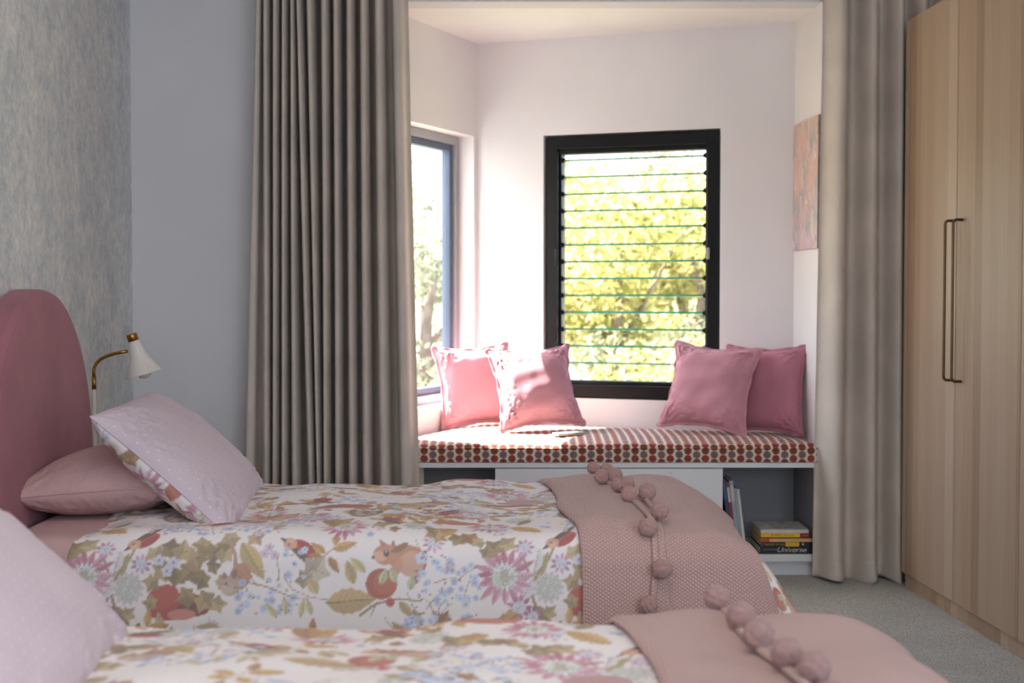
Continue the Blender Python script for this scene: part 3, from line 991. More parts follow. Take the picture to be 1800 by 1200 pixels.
def squirrel(x, y, s=1.0):
    E = lambda cx, cy, rx, ry, b, col: ell(x + cx * s, y + cy * s, rx * s, ry * s, b, col)
    E(-20, -42, 27, 26, .15, (172, 84, 64)); E(-14, -40, 20, 20, .2, (188, 98, 74)); E(44, -14, 10, 30, -.3, (158, 74, 60))
    E(22, 2, 30, 22, .1, (196, 136, 108)); E(30, -8, 22, 22, .2, (214, 168, 140))
    E(-14, 8, 21, 18, .2, (200, 140, 110)); E(-24, 4, 12, 9, 0, (222, 178, 150))
    poly(rotp([(-22, 22), (-27, 36), (-12, 26)], 0, x, y, s), (186, 116, 92)); poly(rotp([(-6, 24), (-2, 36), (4, 20)], 0, x, y, s), (186, 116, 92))
    E(-13, 10, 5, 5.5, 0, (58, 34, 30)); E(-14, 12, 1.6, 1.6, 0, (240, 236, 230)); E(-35, 2, 3, 2.5, 0, (120, 60, 54))
    E(6, -14, 8, 16, -.4, (206, 150, 122)); E(10, 20, 16, 6, .5, (150, 110, 70))
    for q in ((-22, -30, 1.2), (4, -26, 1.9), (28, -40, 1.4)):
        leaf(x + q[0] * s, y + q[1] * s - 14, 30 * s, 14 * s, q[2], (184, 188, 150))
def mouse(x, y, s=1.0):
    E = lambda cx, cy, rx, ry, b, col: ell(x + cx * s, y + cy * s, rx * s, ry * s, b, col)
    stroke([(x + 4, y + 20), (x + 2, y + 46), (x - 8, y + 68), (x - 20, y + 80)], 8 * s, (176, 146, 128))
    E(12, 8, 19, 24, -.3, (188, 136, 104)); E(-6, -8, 18, 17, 0, (188, 164, 148)); E(-10, -12, 12, 10, 0, (204, 182, 168))
    E(-16, 10, 4, 6, .2, (150, 116, 104)); E(2, 12, 5, 8, -.2, (140, 108, 96)); E(-12, -4, 2, 2, 0, (50, 34, 34))
def owl(x, y, s=1.0):
    E = lambda cx, cy, rx, ry, b, col: ell(x + cx * s, y + cy * s, rx * s, ry * s, b, col)
    E(0, 0, 26, 38, .1, (140, 112, 92)); E(0, -6, 16, 26, .1, (190, 170, 150)); E(0, 24, 22, 18, 0, (120, 92, 76))
    E(-8, 24, 10, 11, 0, (232, 222, 212)); E(9, 24, 10, 11, 0, (232, 222, 212)); E(-7, 24, 4, 4, 0, (50, 36, 34)); E(8, 24, 4, 4, 0, (50, 36, 34))
    poly(rotp([(-2, 20), (3, 20), (0, 12)], 0, x, y, s), (190, 140, 70))
    for k in range(10): E(rp.uniform(-10, 10), rp.uniform(-30, 8), 2.5, 4, 0, (120, 92, 76))

def bird_leafspray(x, y):
    stroke([(x - 30, y - 30), (x - 10, y - 5), (x + 10, y + 15)], 2.2, (140, 120, 80))
    for dx, dy, a, ln in ((-12, -4, 2.5, 34), (0, 4, 0.25, 46), (4, 12, 1.5, 32), (-6, -10, -1.0, 34), (-20, -20, -1.9, 30), (-16, -12, 2.9, 28)):
        leaf(x + dx, y + dy, ln, ln * .5, a, rp.choice(OC), .22)

# placed motifs, following the photo's repeat along the bed's side (t up from the hem)
stroke([(105, -10), (88, 40), (82, 80), (70, 118)], 6, (150, 134, 86)); stroke([(88, 60), (118, 100), (128, 122)], 7, (160, 146, 96))
leaf(92, 62, 60, 20, 1.1, (176, 166, 116)); leaf(84, 40, 48, 18, 2.0, (164, 150, 100)); leaf(96, 20, 44, 16, -.9, (150, 134, 86))
leaf(92, 78, 46, 24, 1.35, (226, 222, 222)); leaf(70, 30, 46, 26, 1.1, (222, 218, 220))
flower(40, 73, 54); bud(75, 124, 19); bud(140, 92, 19, (190, 150, 186)); seedhead(118, 50, 27); bud(66, 18, 24, (178, 118, 150)); bud(90, 2, 18, (170, 110, 150))
ell(205, 18, 52, 22, .15, (168, 58, 44)); ell(180, 34, 30, 20, .3, (184, 72, 50)); ell(235, 12, 30, 12, 0, (120, 46, 40)); ell(215, 4, 26, 9, 0, (206, 130, 110))
for (x, y, r) in ((20, 126, 22), (44, 134, 20), (10, 116, 18), (165, 112, 22), (190, 118, 24), (215, 108, 24), (240, 100, 22), (250, 122, 20), (270, 112, 23), (290, 106, 20), (292, 128, 18),
                  (176, 80, 24), (205, 66, 22), (230, 76, 24), (252, 62, 20), (160, 60, 18), (268, 86, 16), (225, 34, 22), (254, 28, 24), (278, 22, 18), (300, 140, 20), (340, 140, 18), (160, 24, 16), (285, 62, 16)):
    ivy(x, y, r * 1.15, rp.uniform(0, 6.3), rp.choice(KH))
for p in ((172, 98), (198, 92), (186, 78)): blossom(p[0], p[1], 11, (214, 216, 232))
leaf(318, 130, 80, 34, -1.0, (188, 166, 112)); mouse(306, 62)
robin(415, 126, -.5, 1.15, -1); robin(135, 136, .55, 1.1)
for p in ((368, 122), (378, 108), (360, 110)): blossom(p[0], p[1], 9, (216, 196, 214))
bird_leafspray(480, 118); ivy(450, 84, 34, 1.0, (208, 198, 172)); ivy(432, 66, 22, 2.0, (176, 168, 130))
spray(370, 36, 110, 62, 26); spray(415, 90, 40, 60, 8)
stroke([(330, 60), (370, 50), (410, 36), (450, 38), (480, 34)], 2.5, (150, 118, 90)); stroke([(395, 70), (410, 50), (440, 40)], 2, (150, 118, 90))
leaf(470, 30, 92, 48, .05, (190, 162, 112), .16); leaf(455, 46, 30, 20, 2.2, (196, 172, 124))
for q in ((400, 6, 1.7), (425, 4, 1.4), (445, 8, 1.9), (385, 0, 2.3)): leaf(q[0], q[1], 34, 12, q[2], (196, 188, 146))
squirrel(590, 104, 1.05); bud(660, 134, 20, (200, 160, 190)); blossom(640, 106, 12, (200, 214, 234))
stroke([(530, 6), (560, 26), (600, 34), (640, 30)], 5, (160, 140, 96)); stroke([(560, 26), (550, 4)], 2.5, (140, 116, 76)); ell(585, 28, 8, 8, 0, (190, 70, 80))
leaf(600, 30, 40, 16, -.8, (176, 156, 106))
spray(690, 50, 110, 110, 44); bud(690, 90, 10)
for (x, y, r) in ((700, 146, 24), (726, 150, 24), (668, 150, 20), (742, 140, 18)): ivy(x, y, r, rp.uniform(0, 6.3), rp.choice(OC + KH))
for (x, y) in ((170, 168), (215, 172), (255, 160), (300, 172), (340, 165), (375, 170), (500, 175), (545, 165), (25, 172)):
    spray(x, y, 46, 26, 5, (220, 200, 206))
leaf(520, 60, 44, 20, 1.9, (190, 168, 116)); leaf(540, 80, 38, 16, 2.4, (200, 182, 134)); bud(345, 150, 12, (206, 170, 186))
# the rest of the repeat, seen at a grazing angle on top of the beds
def scatter(y0, y1):
    for i in range(13):
        x, y = rp.uniform(0, TW), rp.uniform(y0, y1)
        k = rp.random()
        if k < .16: flower(x, y, rp.uniform(34, 52))
        elif k < .28: seedhead(x, y, rp.uniform(18, 28)); leaf(x + 20, y, 50, 20, rp.uniform(0, 6), rp.choice(KH))
        elif k < .50: spray(x, y, rp.uniform(70, 130), rp.uniform(40, 80), 22)
        elif k < .74: bird_leafspray(x, y)
        elif k < .9:
            for j in range(7): ivy(x + rp.uniform(-60, 60), y + rp.uniform(-36, 36), rp.uniform(15, 26), rp.uniform(0, 6.3), rp.choice(KH + OC))
        else: leaf(x, y, rp.uniform(60, 90), 40, rp.uniform(0, 6.3), rp.choice(OC), .16)
for y in (185, 250, 310, 370, 430, 490): scatter(y, y + 50)
robin(250, 210, .3, 1.2); robin(560, 240, -.4, 1.1, -1); robin(660, 330, .4, 1.2); robin(90, 420, .2, 1.2); robin(400, 470, -.3, 1.2, -1)
owl(520, 330, 1.3); owl(170, 300, 1.25); squirrel(330, 330, 1.1); mouse(640, 450, 1.2)
ell(470, 400, 60, 22, .2, (182, 84, 62)); ell(40, 500, 56, 20, -.1, (176, 76, 56)); ell(700, 250, 44, 18, 0, (190, 100, 70))
canvas_s = canvas.reshape(TH, SS, TW, SS, 3).mean((1, 3))
canvas_s = canvas_s * 0.80 + np.array(lin((242, 236, 235)), np.float32) * 0.20     # faded cotton print
def sample_print(s, t):
    """s along the bed from the duvet's head edge, t up from the near hem, metres"""
    x = (s / UNIT) % TW; y = (t / UNIT) % TH
    x0 = np.floor(x).astype(int); y0 = np.floor(y).astype(int); fx = (x - x0)[..., None]; fy = (y - y0)[..., None]
    x0 %= TW; y0 %= TH; x1 = (x0 + 1) % TW; y1 = (y0 + 1) % TH
    return (canvas_s[y0, x0] * (1 - fx) + canvas_s[y0, x1] * fx) * (1 - fy) + (canvas_s[y1, x0] * (1 - fx) + canvas_s[y1, x1] * fx) * fy

# ------------------------------------------------------------------ the beds
TOP = 0.492; HWID = 0.475; FOOT = 0.56; HEADX = -1.20
def fold(a, flat, r, thmax):
    """arc length past the flat part -> (offset, drop)"""
    e = np.maximum(a - flat, 0)
    arc = np.minimum(e, r * thmax); th = arc / r
    rest = np.maximum(e - r * thmax, 0)
    return np.minimum(a, flat) + r * np.sin(th) + rest * math.cos(thmax), r * (1 - np.cos(th)) + rest * math.sin(thmax)
wobA, wobB, wobC = sines(31, 1.6), sines(32, 5.0), sines(33, 2.6)
def cover(s, t, lift=0.0, wr=1.0):
    """the quilt's surface over the bed: s along the bed, t across it, both measured along the cloth"""
    oy, dy = fold(np.abs(t), HWID - 0.075, 0.085, math.radians(82))
    ox, dx = fold(s, FOOT - 0.14, 0.20, math.radians(54))
    drop = (dx ** 3 + dy ** 3) ** (1 / 3)
    side = np.clip(dy / 0.1, 0, 1)
    z = TOP - drop + wr * (0.009 * wobA(s, t) + 0.003 * wobB(s, t)) * (1 - 0.5 * side)
    y = np.sign(t) * (oy + lift * np.clip(dy / 0.08, 0, 1) + side * (0.010 * wobC(s, np.sign(t)) + 0.014 * np.clip(drop - .05, 0, 1) / .3))
    x = ox + lift * np.clip(dx / 0.1, 0, 1) + 0.010 * np.clip(dx / .1, 0, 1) * wobC(t, s)
    z = z + lift * (1 - 0.6 * np.clip(drop / 0.12, 0, 1))
    return np.stack([x, y, np.maximum(z, 0.015)], -1)

def make_quilt(label, group):
    head = -1.03
    hem = 0.80                                   # half width along the cloth
    ss = np.concatenate([np.arange(head, 0.25, 0.0034), np.arange(0.25, 0.94, 0.006)])
    tt = np.concatenate([np.arange(-hem, -0.40, 0.0034), np.arange(-0.40, 0.44, 0.007), np.arange(0.44, hem, 0.012)])
    Sg, Tg = np.meshgrid(ss, tt)
    X = cover(Sg, Tg)
    # rounded head edge of the quilt
    e = np.clip(1 - (Sg - head) / 0.035, 0, 1)
    X[..., 2] -= 0.034 * (1 - np.sqrt(np.clip(1 - e ** 2, 0, 1))) * (np.abs(Tg) < HWID - 0.03)
    k = 0.03 * (1 - np.sqrt(np.clip(1 - e ** 2, 0, 1)))
    X[..., 1] -= np.sign(Tg) * k * (np.abs(Tg) >= HWID - 0.05)
    c = sample_print(Sg - head, Tg + 0.638)
    o = grid_obj('quilt', X, MAT['print'], None, color=c)
    o.modifiers.new('thickness', 'SOLIDIFY').thickness = 0.006
    return tag(o, label, 'quilt', group)

def make_throw(label, group, spots, seed):
    t_ = empty('knitted_throw', label, 'throw', (0, 0, 0), 0, group)
    v = np.linspace(-0.735, 0.70, 330)
    def left(v): return 0.122 - 0.055 * v - 0.03 * np.clip(v, 0, 1) + 0.012 * np.sin(v * 9)
    u = np.linspace(0, 1, 190)
    U, V = np.meshgrid(u, v)
    Rt = np.interp(V, [-0.74, -0.60, -0.50, -0.42, -0.25, 0.1, 0.7], [0.672, 0.622, 0.575, 0.565, 0.590, 0.605, 0.60])
    Sg = left(V) + (Rt - left(V)) * U
    X = cover(Sg, V, 0.010) ; 
    f = sines(seed, 3.5)
    X[..., 2] += 0.004 * f(Sg, V) * (np.abs(V) < .45)
    ed = np.clip(1 - (Sg - left(V)) / 0.014, 0, 1)
    X[..., 2] -= 0.008 * ed ** 2
    b = grid_obj('knit_body', X, MAT['knit'], t_, uv=np.stack([Sg, V], -1))
    b.modifiers.new('thickness', 'SOLIDIFY').thickness = 0.005
    # the top flap, folded back, whose end carries the pompoms
    def rim(v): return 0.318 - 0.085 * v + 0.008 * np.sin(v * 14)
    u = np.linspace(0, 1, 100); U, V = np.meshgrid(u, v)
    Sg = left(V) - 0.004 + (rim(V) - left(V)) * U
    X = cover(Sg, V, 0.019)
    X[..., 2] += 0.004 * f(Sg, V) * (np.abs(V) < .45)
    q = np.clip(1 - U / 0.10, 0, 1)
    X[..., 2] -= 0.012 * (1 - np.sqrt(np.clip(1 - q * q, 0, 1)))
    q2 = np.clip((U - 0.94) / 0.06, 0, 1)
    X[..., 2] -= 0.007 * q2 ** 2
    b = grid_obj('folded_flap', X, MAT['knit'], t_, uv=np.stack([Sg, V], -1))
    b.modifiers.new('thickness', 'SOLIDIFY').thickness = 0.005
    # knitted bands and pompoms
    def band(name, pts, w):
        n = 40
        P = np.array(pts, float); k = np.linspace(0, len(P) - 1, n); i = np.clip(k.astype(int), 0, len(P) - 2); fr = (k - i)[:, None]
        fr = fr * fr * (3 - 2 * fr)
        C = P[i] * (1 - fr) + P[i + 1] * fr
        rows = []
        for off, lf in ((-.5, .021), (-.4, .0262), (0, .0275), (.4, .0262), (.5, .021)):
            rows.append(cover(C[:, 0] + off * w, C[:, 1], lf))
        A = np.array(rows)
        o = grid_obj(name, A, MAT['knit'], t_, uv=np.stack([np.repeat(np.arange(5)[:, None] * w / 4, n, 1), np.repeat(C[None, :, 1], 5, 0)], -1))
        o.modifiers.new('thickness', 'SOLIDIFY').thickness = 0.003
    band('cord', [(0.258, 0.45), (0.268, 0.25), (0.288, 0.02), (0.300, -0.17), (0.322, -0.36), (0.326, -0.44), (0.326, -0.535), (0.308, -0.70)], 0.016)
    band('cord', [(0.262, 0.42), (0.282, 0.22), (0.304, 0.0), (0.335, -0.17), (0.345, -0.36)], 0.012)
    pom = None
    for k, (s, v_, r) in enumerate(spots):
        if pom is None:
            bm = bmesh.new(); bmesh.ops.create_icosphere(bm, subdivisions=4, radius=1.0)
            rr = np.random.default_rng(2)
            for vt in bm.verts:
                d = vt.co.normalized()
                w = 0.05 * math.sin(d.x * 9 + 1) * math.sin(d.y * 8) + 0.05 * math.sin(d.z * 11 + d.x * 5) + rr.uniform(-0.035, 0.035)
                vt.co = d * (0.97 + w)
            pom = bm_obj('pompom', bm, MAT['pompom'], t_, True); p = pom
        else:
            p = pom.copy(); COL.objects.link(p)
        c = cover(np.array([s]), np.array([v_]), 0.02)[0]
        c2 = cover(np.array([s]), np.array([v_ - 0.01]), 0.02)[0]
        nrm = np.array([0, -(c2[2] - c[2]), c2[1] - c[1]]); nrm = nrm / np.linalg.norm(nrm)
        if nrm[2] < 0 or (abs(nrm[2]) < 0.3 and nrm[1] > 0): nrm = -nrm
        p.location = c + nrm * r * 0.9
        p.scale = (r, r * 0.97, r * 0.95)
        p.rotation_euler = (k * 1.3, k * 0.7, k * 2.1)
    return t_

def make_bed(label, group):
    b = empty('single_bed', label, 'bed', (0, 0, 0), 0, group)
    m = box('mattress', (HEADX, -HWID + 0.012, 0.24), (FOOT - 0.02, HWID - 0.012, 0.476), MAT['pink_sheet'], b, 0.05, seg=5)
    m.data.polygons.foreach_set('use_smooth', [True] * len(m.data.polygons))
    m['label'] = 'mattress in a pale pink fitted sheet'
    box('bed_base', (HEADX, -HWID + 0.02, 0.10), (FOOT - 0.03, HWID - 0.02, 0.235), MAT['headboard'], b, 0.012)
    for x in (HEADX + 0.06, FOOT - 0.10):
        for y in (-0.40, 0.40):
            lathe('leg', [(0.022, 0), (0.028, 0.10)], MAT['dark_wood'], b, Matrix.Translation((x, y, 0)), 14)
    # arched headboard: turned with the wall
    hb = []
    w, ztop, r = 0.50, 1.05, 0.50
    n = 40
    out = [(-w, 0.04)] + [(w * -math.cos(pi * i / n), ztop - r + r * math.sin(pi * i / n)) for i in range(n + 1)] + [(w, 0.04)]
    prof = [(0.0, 0.0), (0.0, 0.0)]
    bm = bmesh.new()
    rings = []
    th, be = 0.075, 0.022
    cx, cz = 0.0, 0.55
    def inset(p, d):
        if p[1] <= ztop - r: return (p[0] - math.copysign(d, p[0]), p[1] + (d if p[1] < .1 else 0))
        k = (r - d) / r
        return (p[0] * k, (ztop - r) + (p[1] - ztop + r) * k)
    for d, x in ((be, 0.0), (0, 0.0), (0, th - be), (be * .3, th - be * .3), (be, th), (be * 2.2, th + 0.004)):
        rings.append([bm.verts.new((x, *inset(p, d))) for p in out])
    for a, c in zip(rings[:-1], rings[1:]):
        for i in range(len(out)):
            j = (i + 1) % len(out)
            bm.faces.new((a[i], a[j], c[j], c[i]))
    bm.faces.new(rings[0]); bm.faces.new(rings[-1])
    h = bm_obj('headboard', bm, MAT['headboard'], b)
    h['label'] = 'arched dusty rose upholstered headboard'
    h.rotation_euler = (0, 0, TILT)
    h.location = (-1.288, 0, 0)
    return b

def copy_tree(o, parent=None):
    c = o.copy(); COL.objects.link(c)
    if parent: c.parent = parent
    for ch in list(o.children): copy_tree(ch, c)
    return c

def place(o, loc):
    o.location = (o.location.x + loc[0], o.location.y + loc[1], o.location.z + loc[2]); return o
SPOTS1 = ((0.239, 0.430, .0200), (0.279, 0.450, .0232), (0.250, 0.235, .0215), (0.286, 0.235, .0225), (0.278, 0.0, .0195), (0.300, 0.0, .0215),
             (0.290, -0.200, .0205), (0.339, -0.165, .0228), (0.347, -0.395, .0218), (0.312, -0.460, .0225), (0.339, -0.535, .0235), (0.307, -0.615, .022))
SPOTS2 = ((0.250, 0.410, .0225), (0.270, 0.285, .0235), (0.276, 0.160, .0240), (0.290, 0.020, .0235), (0.312, -0.060, .0225), (0.300, -0.200, .0225),
          (0.335, -0.300, .0225), (0.342, -0.420, .0220), (0.312, -0.520, .0225), (0.330, -0.620, .0220))
BED1 = (0.0, 3.715, 0.0); BED2 = (0.09, 1.935, 0.0)
bed = make_bed('single bed with arched rose headboard, second from the camera, nearer the bay', 'twin single beds')
quilt = make_quilt('woodland floral quilt on the bed nearer the bay window', 'woodland floral quilts')
throw = make_throw('pink knitted pompom throw across the foot of the bed nearer the bay', 'pink knitted throws', SPOTS1, 41)
place(make_throw('pink knitted pompom throw on the nearest bed, bottom right of the picture', 'pink knitted throws', SPOTS2, 47), BED2)

# flat pink pillow against the headboard
def soft(F, Bk):
    pass
pink = make_cushion('bed_pillow', 'flat plain pink pillow lying against the arched rose headboard', 'pillow', 0.41, 0.62, 0.17, MAT['pink_sheet'],
                    (-1.035, 0.03, 0.556), (0.0, math.radians(-4), 0.03), None, 0, 13, wr=0.006, n=90, pinch=0.10)
# pin-dot pillow with floral reverse, leaning on the pink one
npl = 130
(Fp, Bp), uvp = pillow_arrays(0.44, 0.74, 0.16, npl, 0.06, 17, 0.007, 2.4, 0.42)
bc = sample_print(uvp[..., 1] + 1.30, uvp[..., 0] + 0.28)
def bend(F, B):
    for A in (F, B):
        k = np.clip((A[..., 1] - 0.17) / 0.18, 0, 1) * np.clip((-A[..., 0] - 0.06) / 0.14, 0, 1)
        A[..., 2] -= 0.10 * k ** 1.5; A[..., 1] -= 0.05 * k; A[..., 0] += 0.03 * k
dots = make_cushion('dotted_pillow', 'lilac pin-dot pillow with floral reverse leaning on the plain pink pillow', 'pillow', 0.44, 0.74, 0.16, MAT['pin_dots'],
                    (-0.858, 0.02, 0.606), (Matrix.Rotation(math.radians(3), 3, 'Z') @ Matrix.Rotation(math.radians(42), 3, 'Y') @ Matrix.Rotation(0.02, 3, 'Z')).to_euler('XYZ'), None, 0, 17,
                    back_mat=MAT['print'], back_color=bc, wr=0.007, n=npl, flip_back=bend, pinch=0.06, ex=0.42)
second = []
for o, lab in ((bed, 'single bed nearest the camera, cut off by the bottom of the picture'), (quilt, 'woodland floral quilt on the bed nearest the camera, out of focus'),
               (dots, 'pale lilac pillow on the nearest bed, bottom left corner of the picture')):
    c = copy_tree(o); c['label'] = lab
    place(c, BED2); second.append(c)
for o in (bed, quilt, throw, pink, dots): place(o, BED1)
GP = 'lilac pin-dot pillows'
dots['group'] = GP; second[2]['group'] = GP

# ------------------------------------------------------------------ reading lamp behind the bed
LP = (-1.279, 4.345, 0)
lamp = empty('reading_lamp', 'slim white reading lamp with brass gooseneck beside the arched headboard', 'lamp', LP)
lathe('base', [(0.052, 0.0), (0.052, 0.008), (0.047, 0.013), (0.010, 0.017)], MAT['enamel'], lamp)
zs = lambda py: 1.04 + (515 - py) * 4.345 / 2500
xs_ = lambda px: (px - 900) / 2500 * 4.345 - LP[0]
tube('pole', [(0, 0, 0.014), (0, 0, zs(684))], 0.0058, MAT['enamel'], lamp, 14)
j = tube('joint', [(0, 0, zs(684)), (0, 0, zs(661))], 0.0068, MAT['brass'], lamp, 14); j['label'] = 'brass joint'
pts = [(0, 0, zs(662))]
for px, py in ((163.5, 652), (165, 645), (169, 638), (176, 631), (186, 626), (198, 622), (212, 619), (224, 617)):
    pts.append((xs_(px), 0, zs(py)))
gn = tube('gooseneck', pts, 0.0052, MAT['brass'], lamp, 12); gn['label'] = 'curved brass gooseneck'
ctr = Vector((xs_(241), 0, zs(619)))
ax = Matrix.Rotation(math.radians(-17), 4, 'Y') @ Matrix.Rotation(math.radians(4), 4, 'X')
SM = Matrix.Translation(ctr) @ ax
p1 = 4.345 / 2500
prof = [(10, 21), (11, 18), (15, -3), (18, -12), (24, -21), (29, -31), (31.5, -38), (32.5, -40), (31.5, -40), (28, -31), (23, -21), (16.5, -11), (13.5, -3), (9, 17)]
lathe('lamp_shade', [(r * p1, z * p1) for r, z in prof], MAT['enamel'], lamp, SM, 40, cap=False)
cp = lathe('cap', [(9.6 * p1, 20 * p1), (9.6 * p1, 33 * p1), (8.8 * p1, 34 * p1), (7 * p1, 34 * p1)], MAT['brass'], lamp, SM, 28); cp['label'] = 'brass cap'
lathe('bulb', [(5 * p1, 10 * p1), (6 * p1, -10 * p1), (13 * p1, -26 * p1), (14 * p1, -36 * p1), (10 * p1, -45 * p1), (2 * p1, -48 * p1)], MAT['bulb'], lamp, SM, 24)

# ------------------------------------------------------------------ curtains
def curtain(name, label, topc, botc, ymid, amp, ends, zt, zb, group, seed, over=0.35, wavy=0.0, ampf=None, bias=0.0):
    """soft folds: peak positions (metres) along the track at z=1.70 and at z=0.40"""
    t = empty(name, label, 'curtain', (0, 0, 0), 0, group)
    r = random.Random(seed)
    K = len(topc)
    nu = 30
    us = np.linspace(-0.5, K - 0.5, K * nu)
    zz = np.concatenate([np.linspace(zb, zb + 0.12, 12)[:-1], np.linspace(zb + 0.12, zt, 60)])
    am = np.array([amp * r.uniform(0.85, 1.1) for _ in range(K + 2)])
    if ampf: am[1:-1] *= np.array(ampf)
    tc = np.array(topc); bc_ = np.array(botc)
    ext = lambda a: np.concatenate([[2 * a[0] - a[1]], a, [2 * a[-1] - a[-2]]])
    idx = np.arange(-1, K + 1)
    rows = []
    for z in zz:
        k = (1.70 - z) / 1.30
        k = np.clip(k, -0.5, 1.35)
        pk = ext(tc) * (1 - k) + ext(bc_) * k
        # smooth interpolation of the peak positions with constant-width folds
        x = np.interp(us, idx, pk)
        sp = np.interp(us, idx, np.gradient(pk))
        A = np.interp(us, idx, am)
        x = x + np.abs(sp) * (over * np.sin(4 * pi * us) / (2 * pi) + bias * np.sin(2 * pi * us))
        y = ymid - A * np.cos(2 * pi * us) * (1 + 0.06 * np.sin(z * 3 + us))
        if wavy:
            w = np.clip(1 - (z - zb) / 0.14, 0, 1) ** 2
            y = y - wavy * w * np.sin(us * 5.1 + 1) ; x = x + wavy * 0.5 * w * np.sin(us * 7)
        zrow = np.full_like(us, z)
        if wavy and z < zb + 0.12:
            zrow = z + 0.010 * np.clip(1 - (z - zb) / 0.1, 0, 1) * np.sin(us * 4.0 + 2)
        rows.append(np.stack([x, y, zrow], -1))
    A = np.array(rows)
    o = grid_obj('drape', A, MAT['curtain'], t)
    sd = o.modifiers.new('thickness', 'SOLIDIFY'); sd.thickness = 0.0025; sd.offset = 0
    # stitched bottom hem
    hm = A[:8].copy()
    hm[..., 1] -= 0.002
    h = grid_obj('hem', hm, MAT['curtain'], t)
    h.modifiers.new('thickness', 'SOLIDIFY').thickness = 0.002
    return t

CY = 5.068
topc = [449, 467, 485, 500, 516, 531, 549, 573, 593, 617, 641, 668, 701]
botc = [433, 465, 480, 496, 516, 546, 559, 572, 593, 618, 643, 674, 712]
YF = CY - 0.07
curtain('curtain', 'grey linen curtain drawn into tight folds left of the window seat', [px_x(p, YF) for p in topc], [px_x(p, YF) for p in botc], CY, 0.086, None, 2.40, 0.02,
        'pair of grey linen curtains', 4, over=0.66, bias=-0.01, ampf=[.45, .7, 1, 1, 1, 1, 1, 1.1, 1.1, 1.1, 1.1, 1.1, .95])
YF = 5.065
topc = [1478, 1533, 1580, 1622, 1664]
botc = [1474, 1536, 1583, 1626, 1668]
curtain('curtain', 'grey linen curtain hanging in broad folds between bay and oak wardrobe', [px_x(p, YF) for p in topc], [px_x(p, YF) for p in botc], CY + 0.04, 0.052, None, 2.40, 0.004,
        'pair of grey linen curtains', 8, over=0.12, wavy=0.010, ampf=[1.0, 1, 1, .9, .9])
trk = struct(box('trim_1', (-1.1, CY - 0.02, 2.41), (1.75, CY + 0.05, 2.44), MAT['white_board'], bev=0.003))

# ------------------------------------------------------------------ painting on the bay's right wall
pt = empty('painting', 'small abstract canvas in coral, pink and grey on the bay wall', 'painting', (0, 0, 0))
pd = (Vector((R_.x, R_.y, 0)) - FR).normalized()
pn = Vector((-pd.y, pd.x, 0))
MP = frame_matrix(FR + pn * 0.002 + Vector((0, 0, 1.204)), pd, pn)
cv = box('canvas', (0.0, 0, 0), (0.352, 0.012, 0.486), MAT['abstract'], pt, 0.001)
bc0 = box('stretcher', (0.006, -0.0015, 0.006), (0.346, 0.0005, 0.480), MAT['paper'], pt)
pt.matrix_world = MP

# ------------------------------------------------------------------ books on the open shelf
def text_mesh(name, txt, size, mat, parent, loc, rot=(pi / 2, 0, 0), shear=0.0, sx=1.0):
    cu = bpy.data.curves.new(name, 'FONT')
    cu.body = txt; cu.size = size; cu.extrude = 0.0002; cu.shear = shear
    tmp = bpy.data.objects.new(name, cu); COL.objects.link(tmp)
    bpy.context.view_layer.update()
    me = bpy.data.meshes.new_from_object(tmp.evaluated_get(bpy.context.evaluated_depsgraph_get()))
    bpy.data.objects.remove(tmp)
    me.materials.clear(); me.materials.append(mat)
    o = bpy.data.objects.new(name, me)
    link(o, parent); o.location = loc; o.rotation_euler = rot; o.scale = (sx, 1, 1)
    return o

def book(label, w, d, h, cover_c, loc, rz=0, rot=None, spine='front', group='books on the open shelf', spine_c=None):
    """lying book: w along the spine (x), d deep (y), h thick; spine faces -y"""
    t = empty('book', label, 'book', loc, rz, group)
    if rot: t.rotation_euler = rot
    cm = plain('book_cover', cover_c, 0.45, 0.04, 30)
    c = 0.0018
    bm = bmesh.new()
    add_box(bm, (0, 0, 0), (w, d, c)); add_box(bm, (0, 0, h - c), (w, d, h)); add_box(bm, (0, 0, c), (w, c, h - c))
    cv_ = bm_obj('cover', bm, cm, t)
    box('pages', (0.003, c, c), (w - 0.003, d - 0.003, h - c), MAT['paper'], t)
    return t
ink = lambda n, c: plain(n, c, 0.5, 0.02, 40)
bx = px_x(1338, 5.2); bz = 0.0836
yb = 5.195
w0 = 0.207
b1 = book('thick black book at the bottom of the stack with white script title', w0, 0.22, 0.026, (28, 26, 28), (bx, yb, bz), 0)
text_mesh('title', 'Universe', 0.026, ink('white_ink', (205, 200, 192)), b1, (0.060, -0.0006, 0.0065), shear=0.35, sx=1.15)
text_mesh('lettering', 'THE MYSTERIES', 0.0085, ink('grey_ink', (150, 146, 140)), b1, (0.010, -0.0006, 0.0125))
for k, px in enumerate((0.136, 0.152, 0.168)):
    lathe('emblem', [(0.0048, 0), (0.0048, 0.0004)], ink('tan_ink', (150, 130, 110)), b1, Matrix.Translation((px, 0.0, 0.013)) @ Matrix.Rotation(pi / 2, 4, 'X'), 14)
b2 = book('black book with yellow lettering, second from the bottom of the stack', w0 - 0.004, 0.21, 0.0165, (26, 24, 30), (bx + 0.002, yb + 0.001, bz + 0.0264), 0)
text_mesh('title', 'THE ART IS COUNTRY', 0.0105, ink('yellow_ink', (212, 176, 48)), b2, (0.0125, -0.0006, 0.0045))
box('yellow_label', (0.092, -0.0006, 0.0005), (0.142, 0.0008, 0.016), ink('yellow_band', (222, 180, 40)), b2)
box('blue_label', (0.0, -0.0006, 0.0005), (0.010, 0.0008, 0.016), ink('blue_band', (66, 62, 130)), b2)
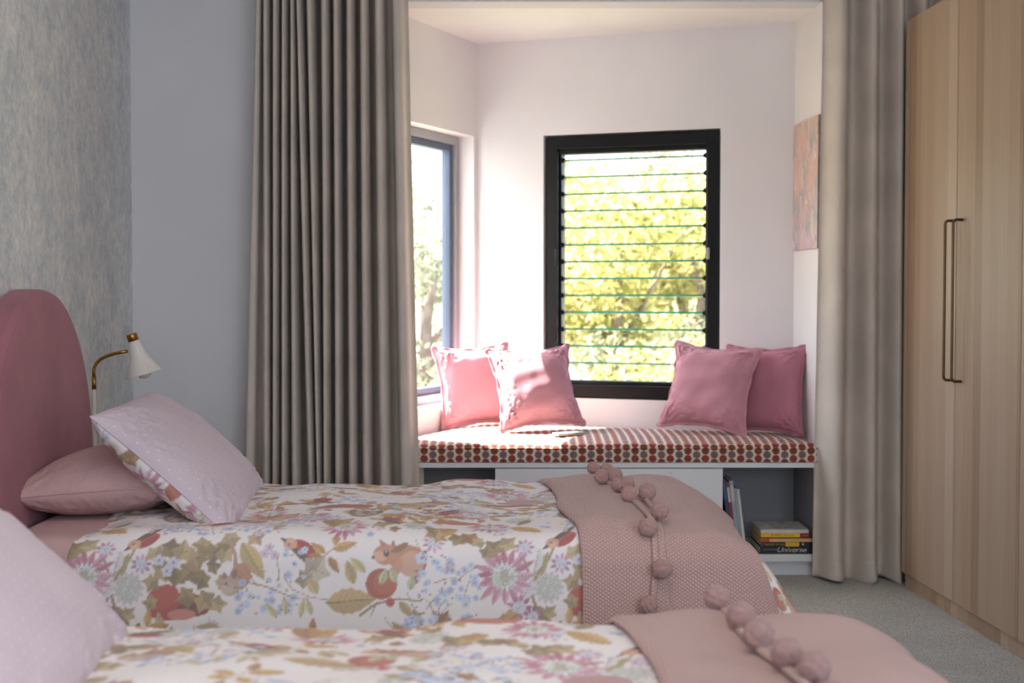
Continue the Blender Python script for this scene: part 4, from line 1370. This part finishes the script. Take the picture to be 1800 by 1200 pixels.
lathe('emblem', [(0.004, 0), (0.004, 0.0004)], ink('white_spot', (210, 206, 200)), b2, Matrix.Translation((0.156, 0.0, 0.0085)) @ Matrix.Rotation(pi / 2, 4, 'X'), 14)
b3 = book('thin cream and orange book in the middle of the stack', w0 - 0.002, 0.20, 0.012, (222, 172, 112), (bx + 0.001, yb + 0.002, bz + 0.0433), 0)
box('red_label', (0.0, -0.0006, 0.0), (0.034, 0.0008, 0.0119), ink('orange_red_band', (196, 74, 42)), b3)
b3b = book('dark slim book showing behind the yellow book in the stack', w0 - 0.03, 0.17, 0.004, (46, 46, 48), (bx + 0.015, yb + 0.018, bz + 0.0557), 0.02)
b4 = book('yellow book with red lettering near the top of the stack', 0.178, 0.19, 0.0155, (232, 196, 48), (bx + 0.004, yb + 0.003, bz + 0.0601), 0.0)
text_mesh('title', 'PUPPY', 0.0125, ink('red_ink', (190, 52, 36)), b4, (0.036, -0.0006, 0.0035), sx=1.1)
text_mesh('lettering', 'and friends', 0.0085, ink('ochre_ink', (160, 130, 40)), b4, (0.083, -0.0006, 0.0045))
box('red_label', (0.143, -0.0006, 0.0003), (0.1775, 0.0008, 0.0150), ink('red_band', (146, 30, 36)), b4)
text_mesh('lettering', 'SCHOOL', 0.0058, ink('pink_ink', (214, 150, 140)), b4, (0.149, -0.0012, 0.0055))
b5 = book('thin white-covered book on top of the stack', 0.176, 0.19, 0.0125, (214, 208, 200), (bx + 0.003, yb + 0.004, bz + 0.0760), 0.0)
drawm = ink('pencil_ink', (150, 146, 140))
rr = random.Random(3)
for k in range(7):
    x, y = rr.uniform(0.02, 0.14), rr.uniform(0.03, 0.16)
    box('cover_drawing', (x, y, 0.0124), (x + rr.uniform(.012, .03), y + rr.uniform(.006, .02), 0.0128), drawm, b5)
# upright books leaning against the divider
ub = ((('dark blue upright book leaning against the cupboard divider', (50, 66, 96)), 0.012, 0.275),
      (('red-spined upright book, second from the cupboard divider', (142, 50, 52)), 0.011, 0.262),
      (('pale blue upright book in the middle of the leaning row', (150, 166, 180)), 0.014, 0.268),
      (('grey patterned upright book, fourth in the leaning row', (160, 166, 166)), 0.008, 0.240),
      (('slim white upright book at the right end of the leaning row', (206, 208, 204)), 0.009, 0.236))
x = xd1 + 0.036
lean = math.radians(-7)
for (lab, c), thk, hh in ub:
    # rotated so the spine (x axis) stands up, thickness along x
    t = book(lab, hh, 0.18, thk, c, (0, 0, 0), 0, group='upright books leaning on the open shelf')
    mt = Matrix.Translation((x + thk / math.cos(lean), 5.215, 0.0845)) @ Matrix.Rotation(lean, 4, 'Y') @ Matrix(((0, 0, -1, 0), (0, 1, 0, 0), (1, 0, 0, 0), (0, 0, 0, 1)))
    t.matrix_world = mt
    if thk > 0.010:
        box('spine_label', (hh * .72, -0.0006, 0.001), (hh * .93, 0.0006, thk - 0.001), ink('spine_blue', (58, 96, 150) if c[0] < 100 else (196, 190, 186)), t)
    x += thk / math.cos(lean) + 0.0012
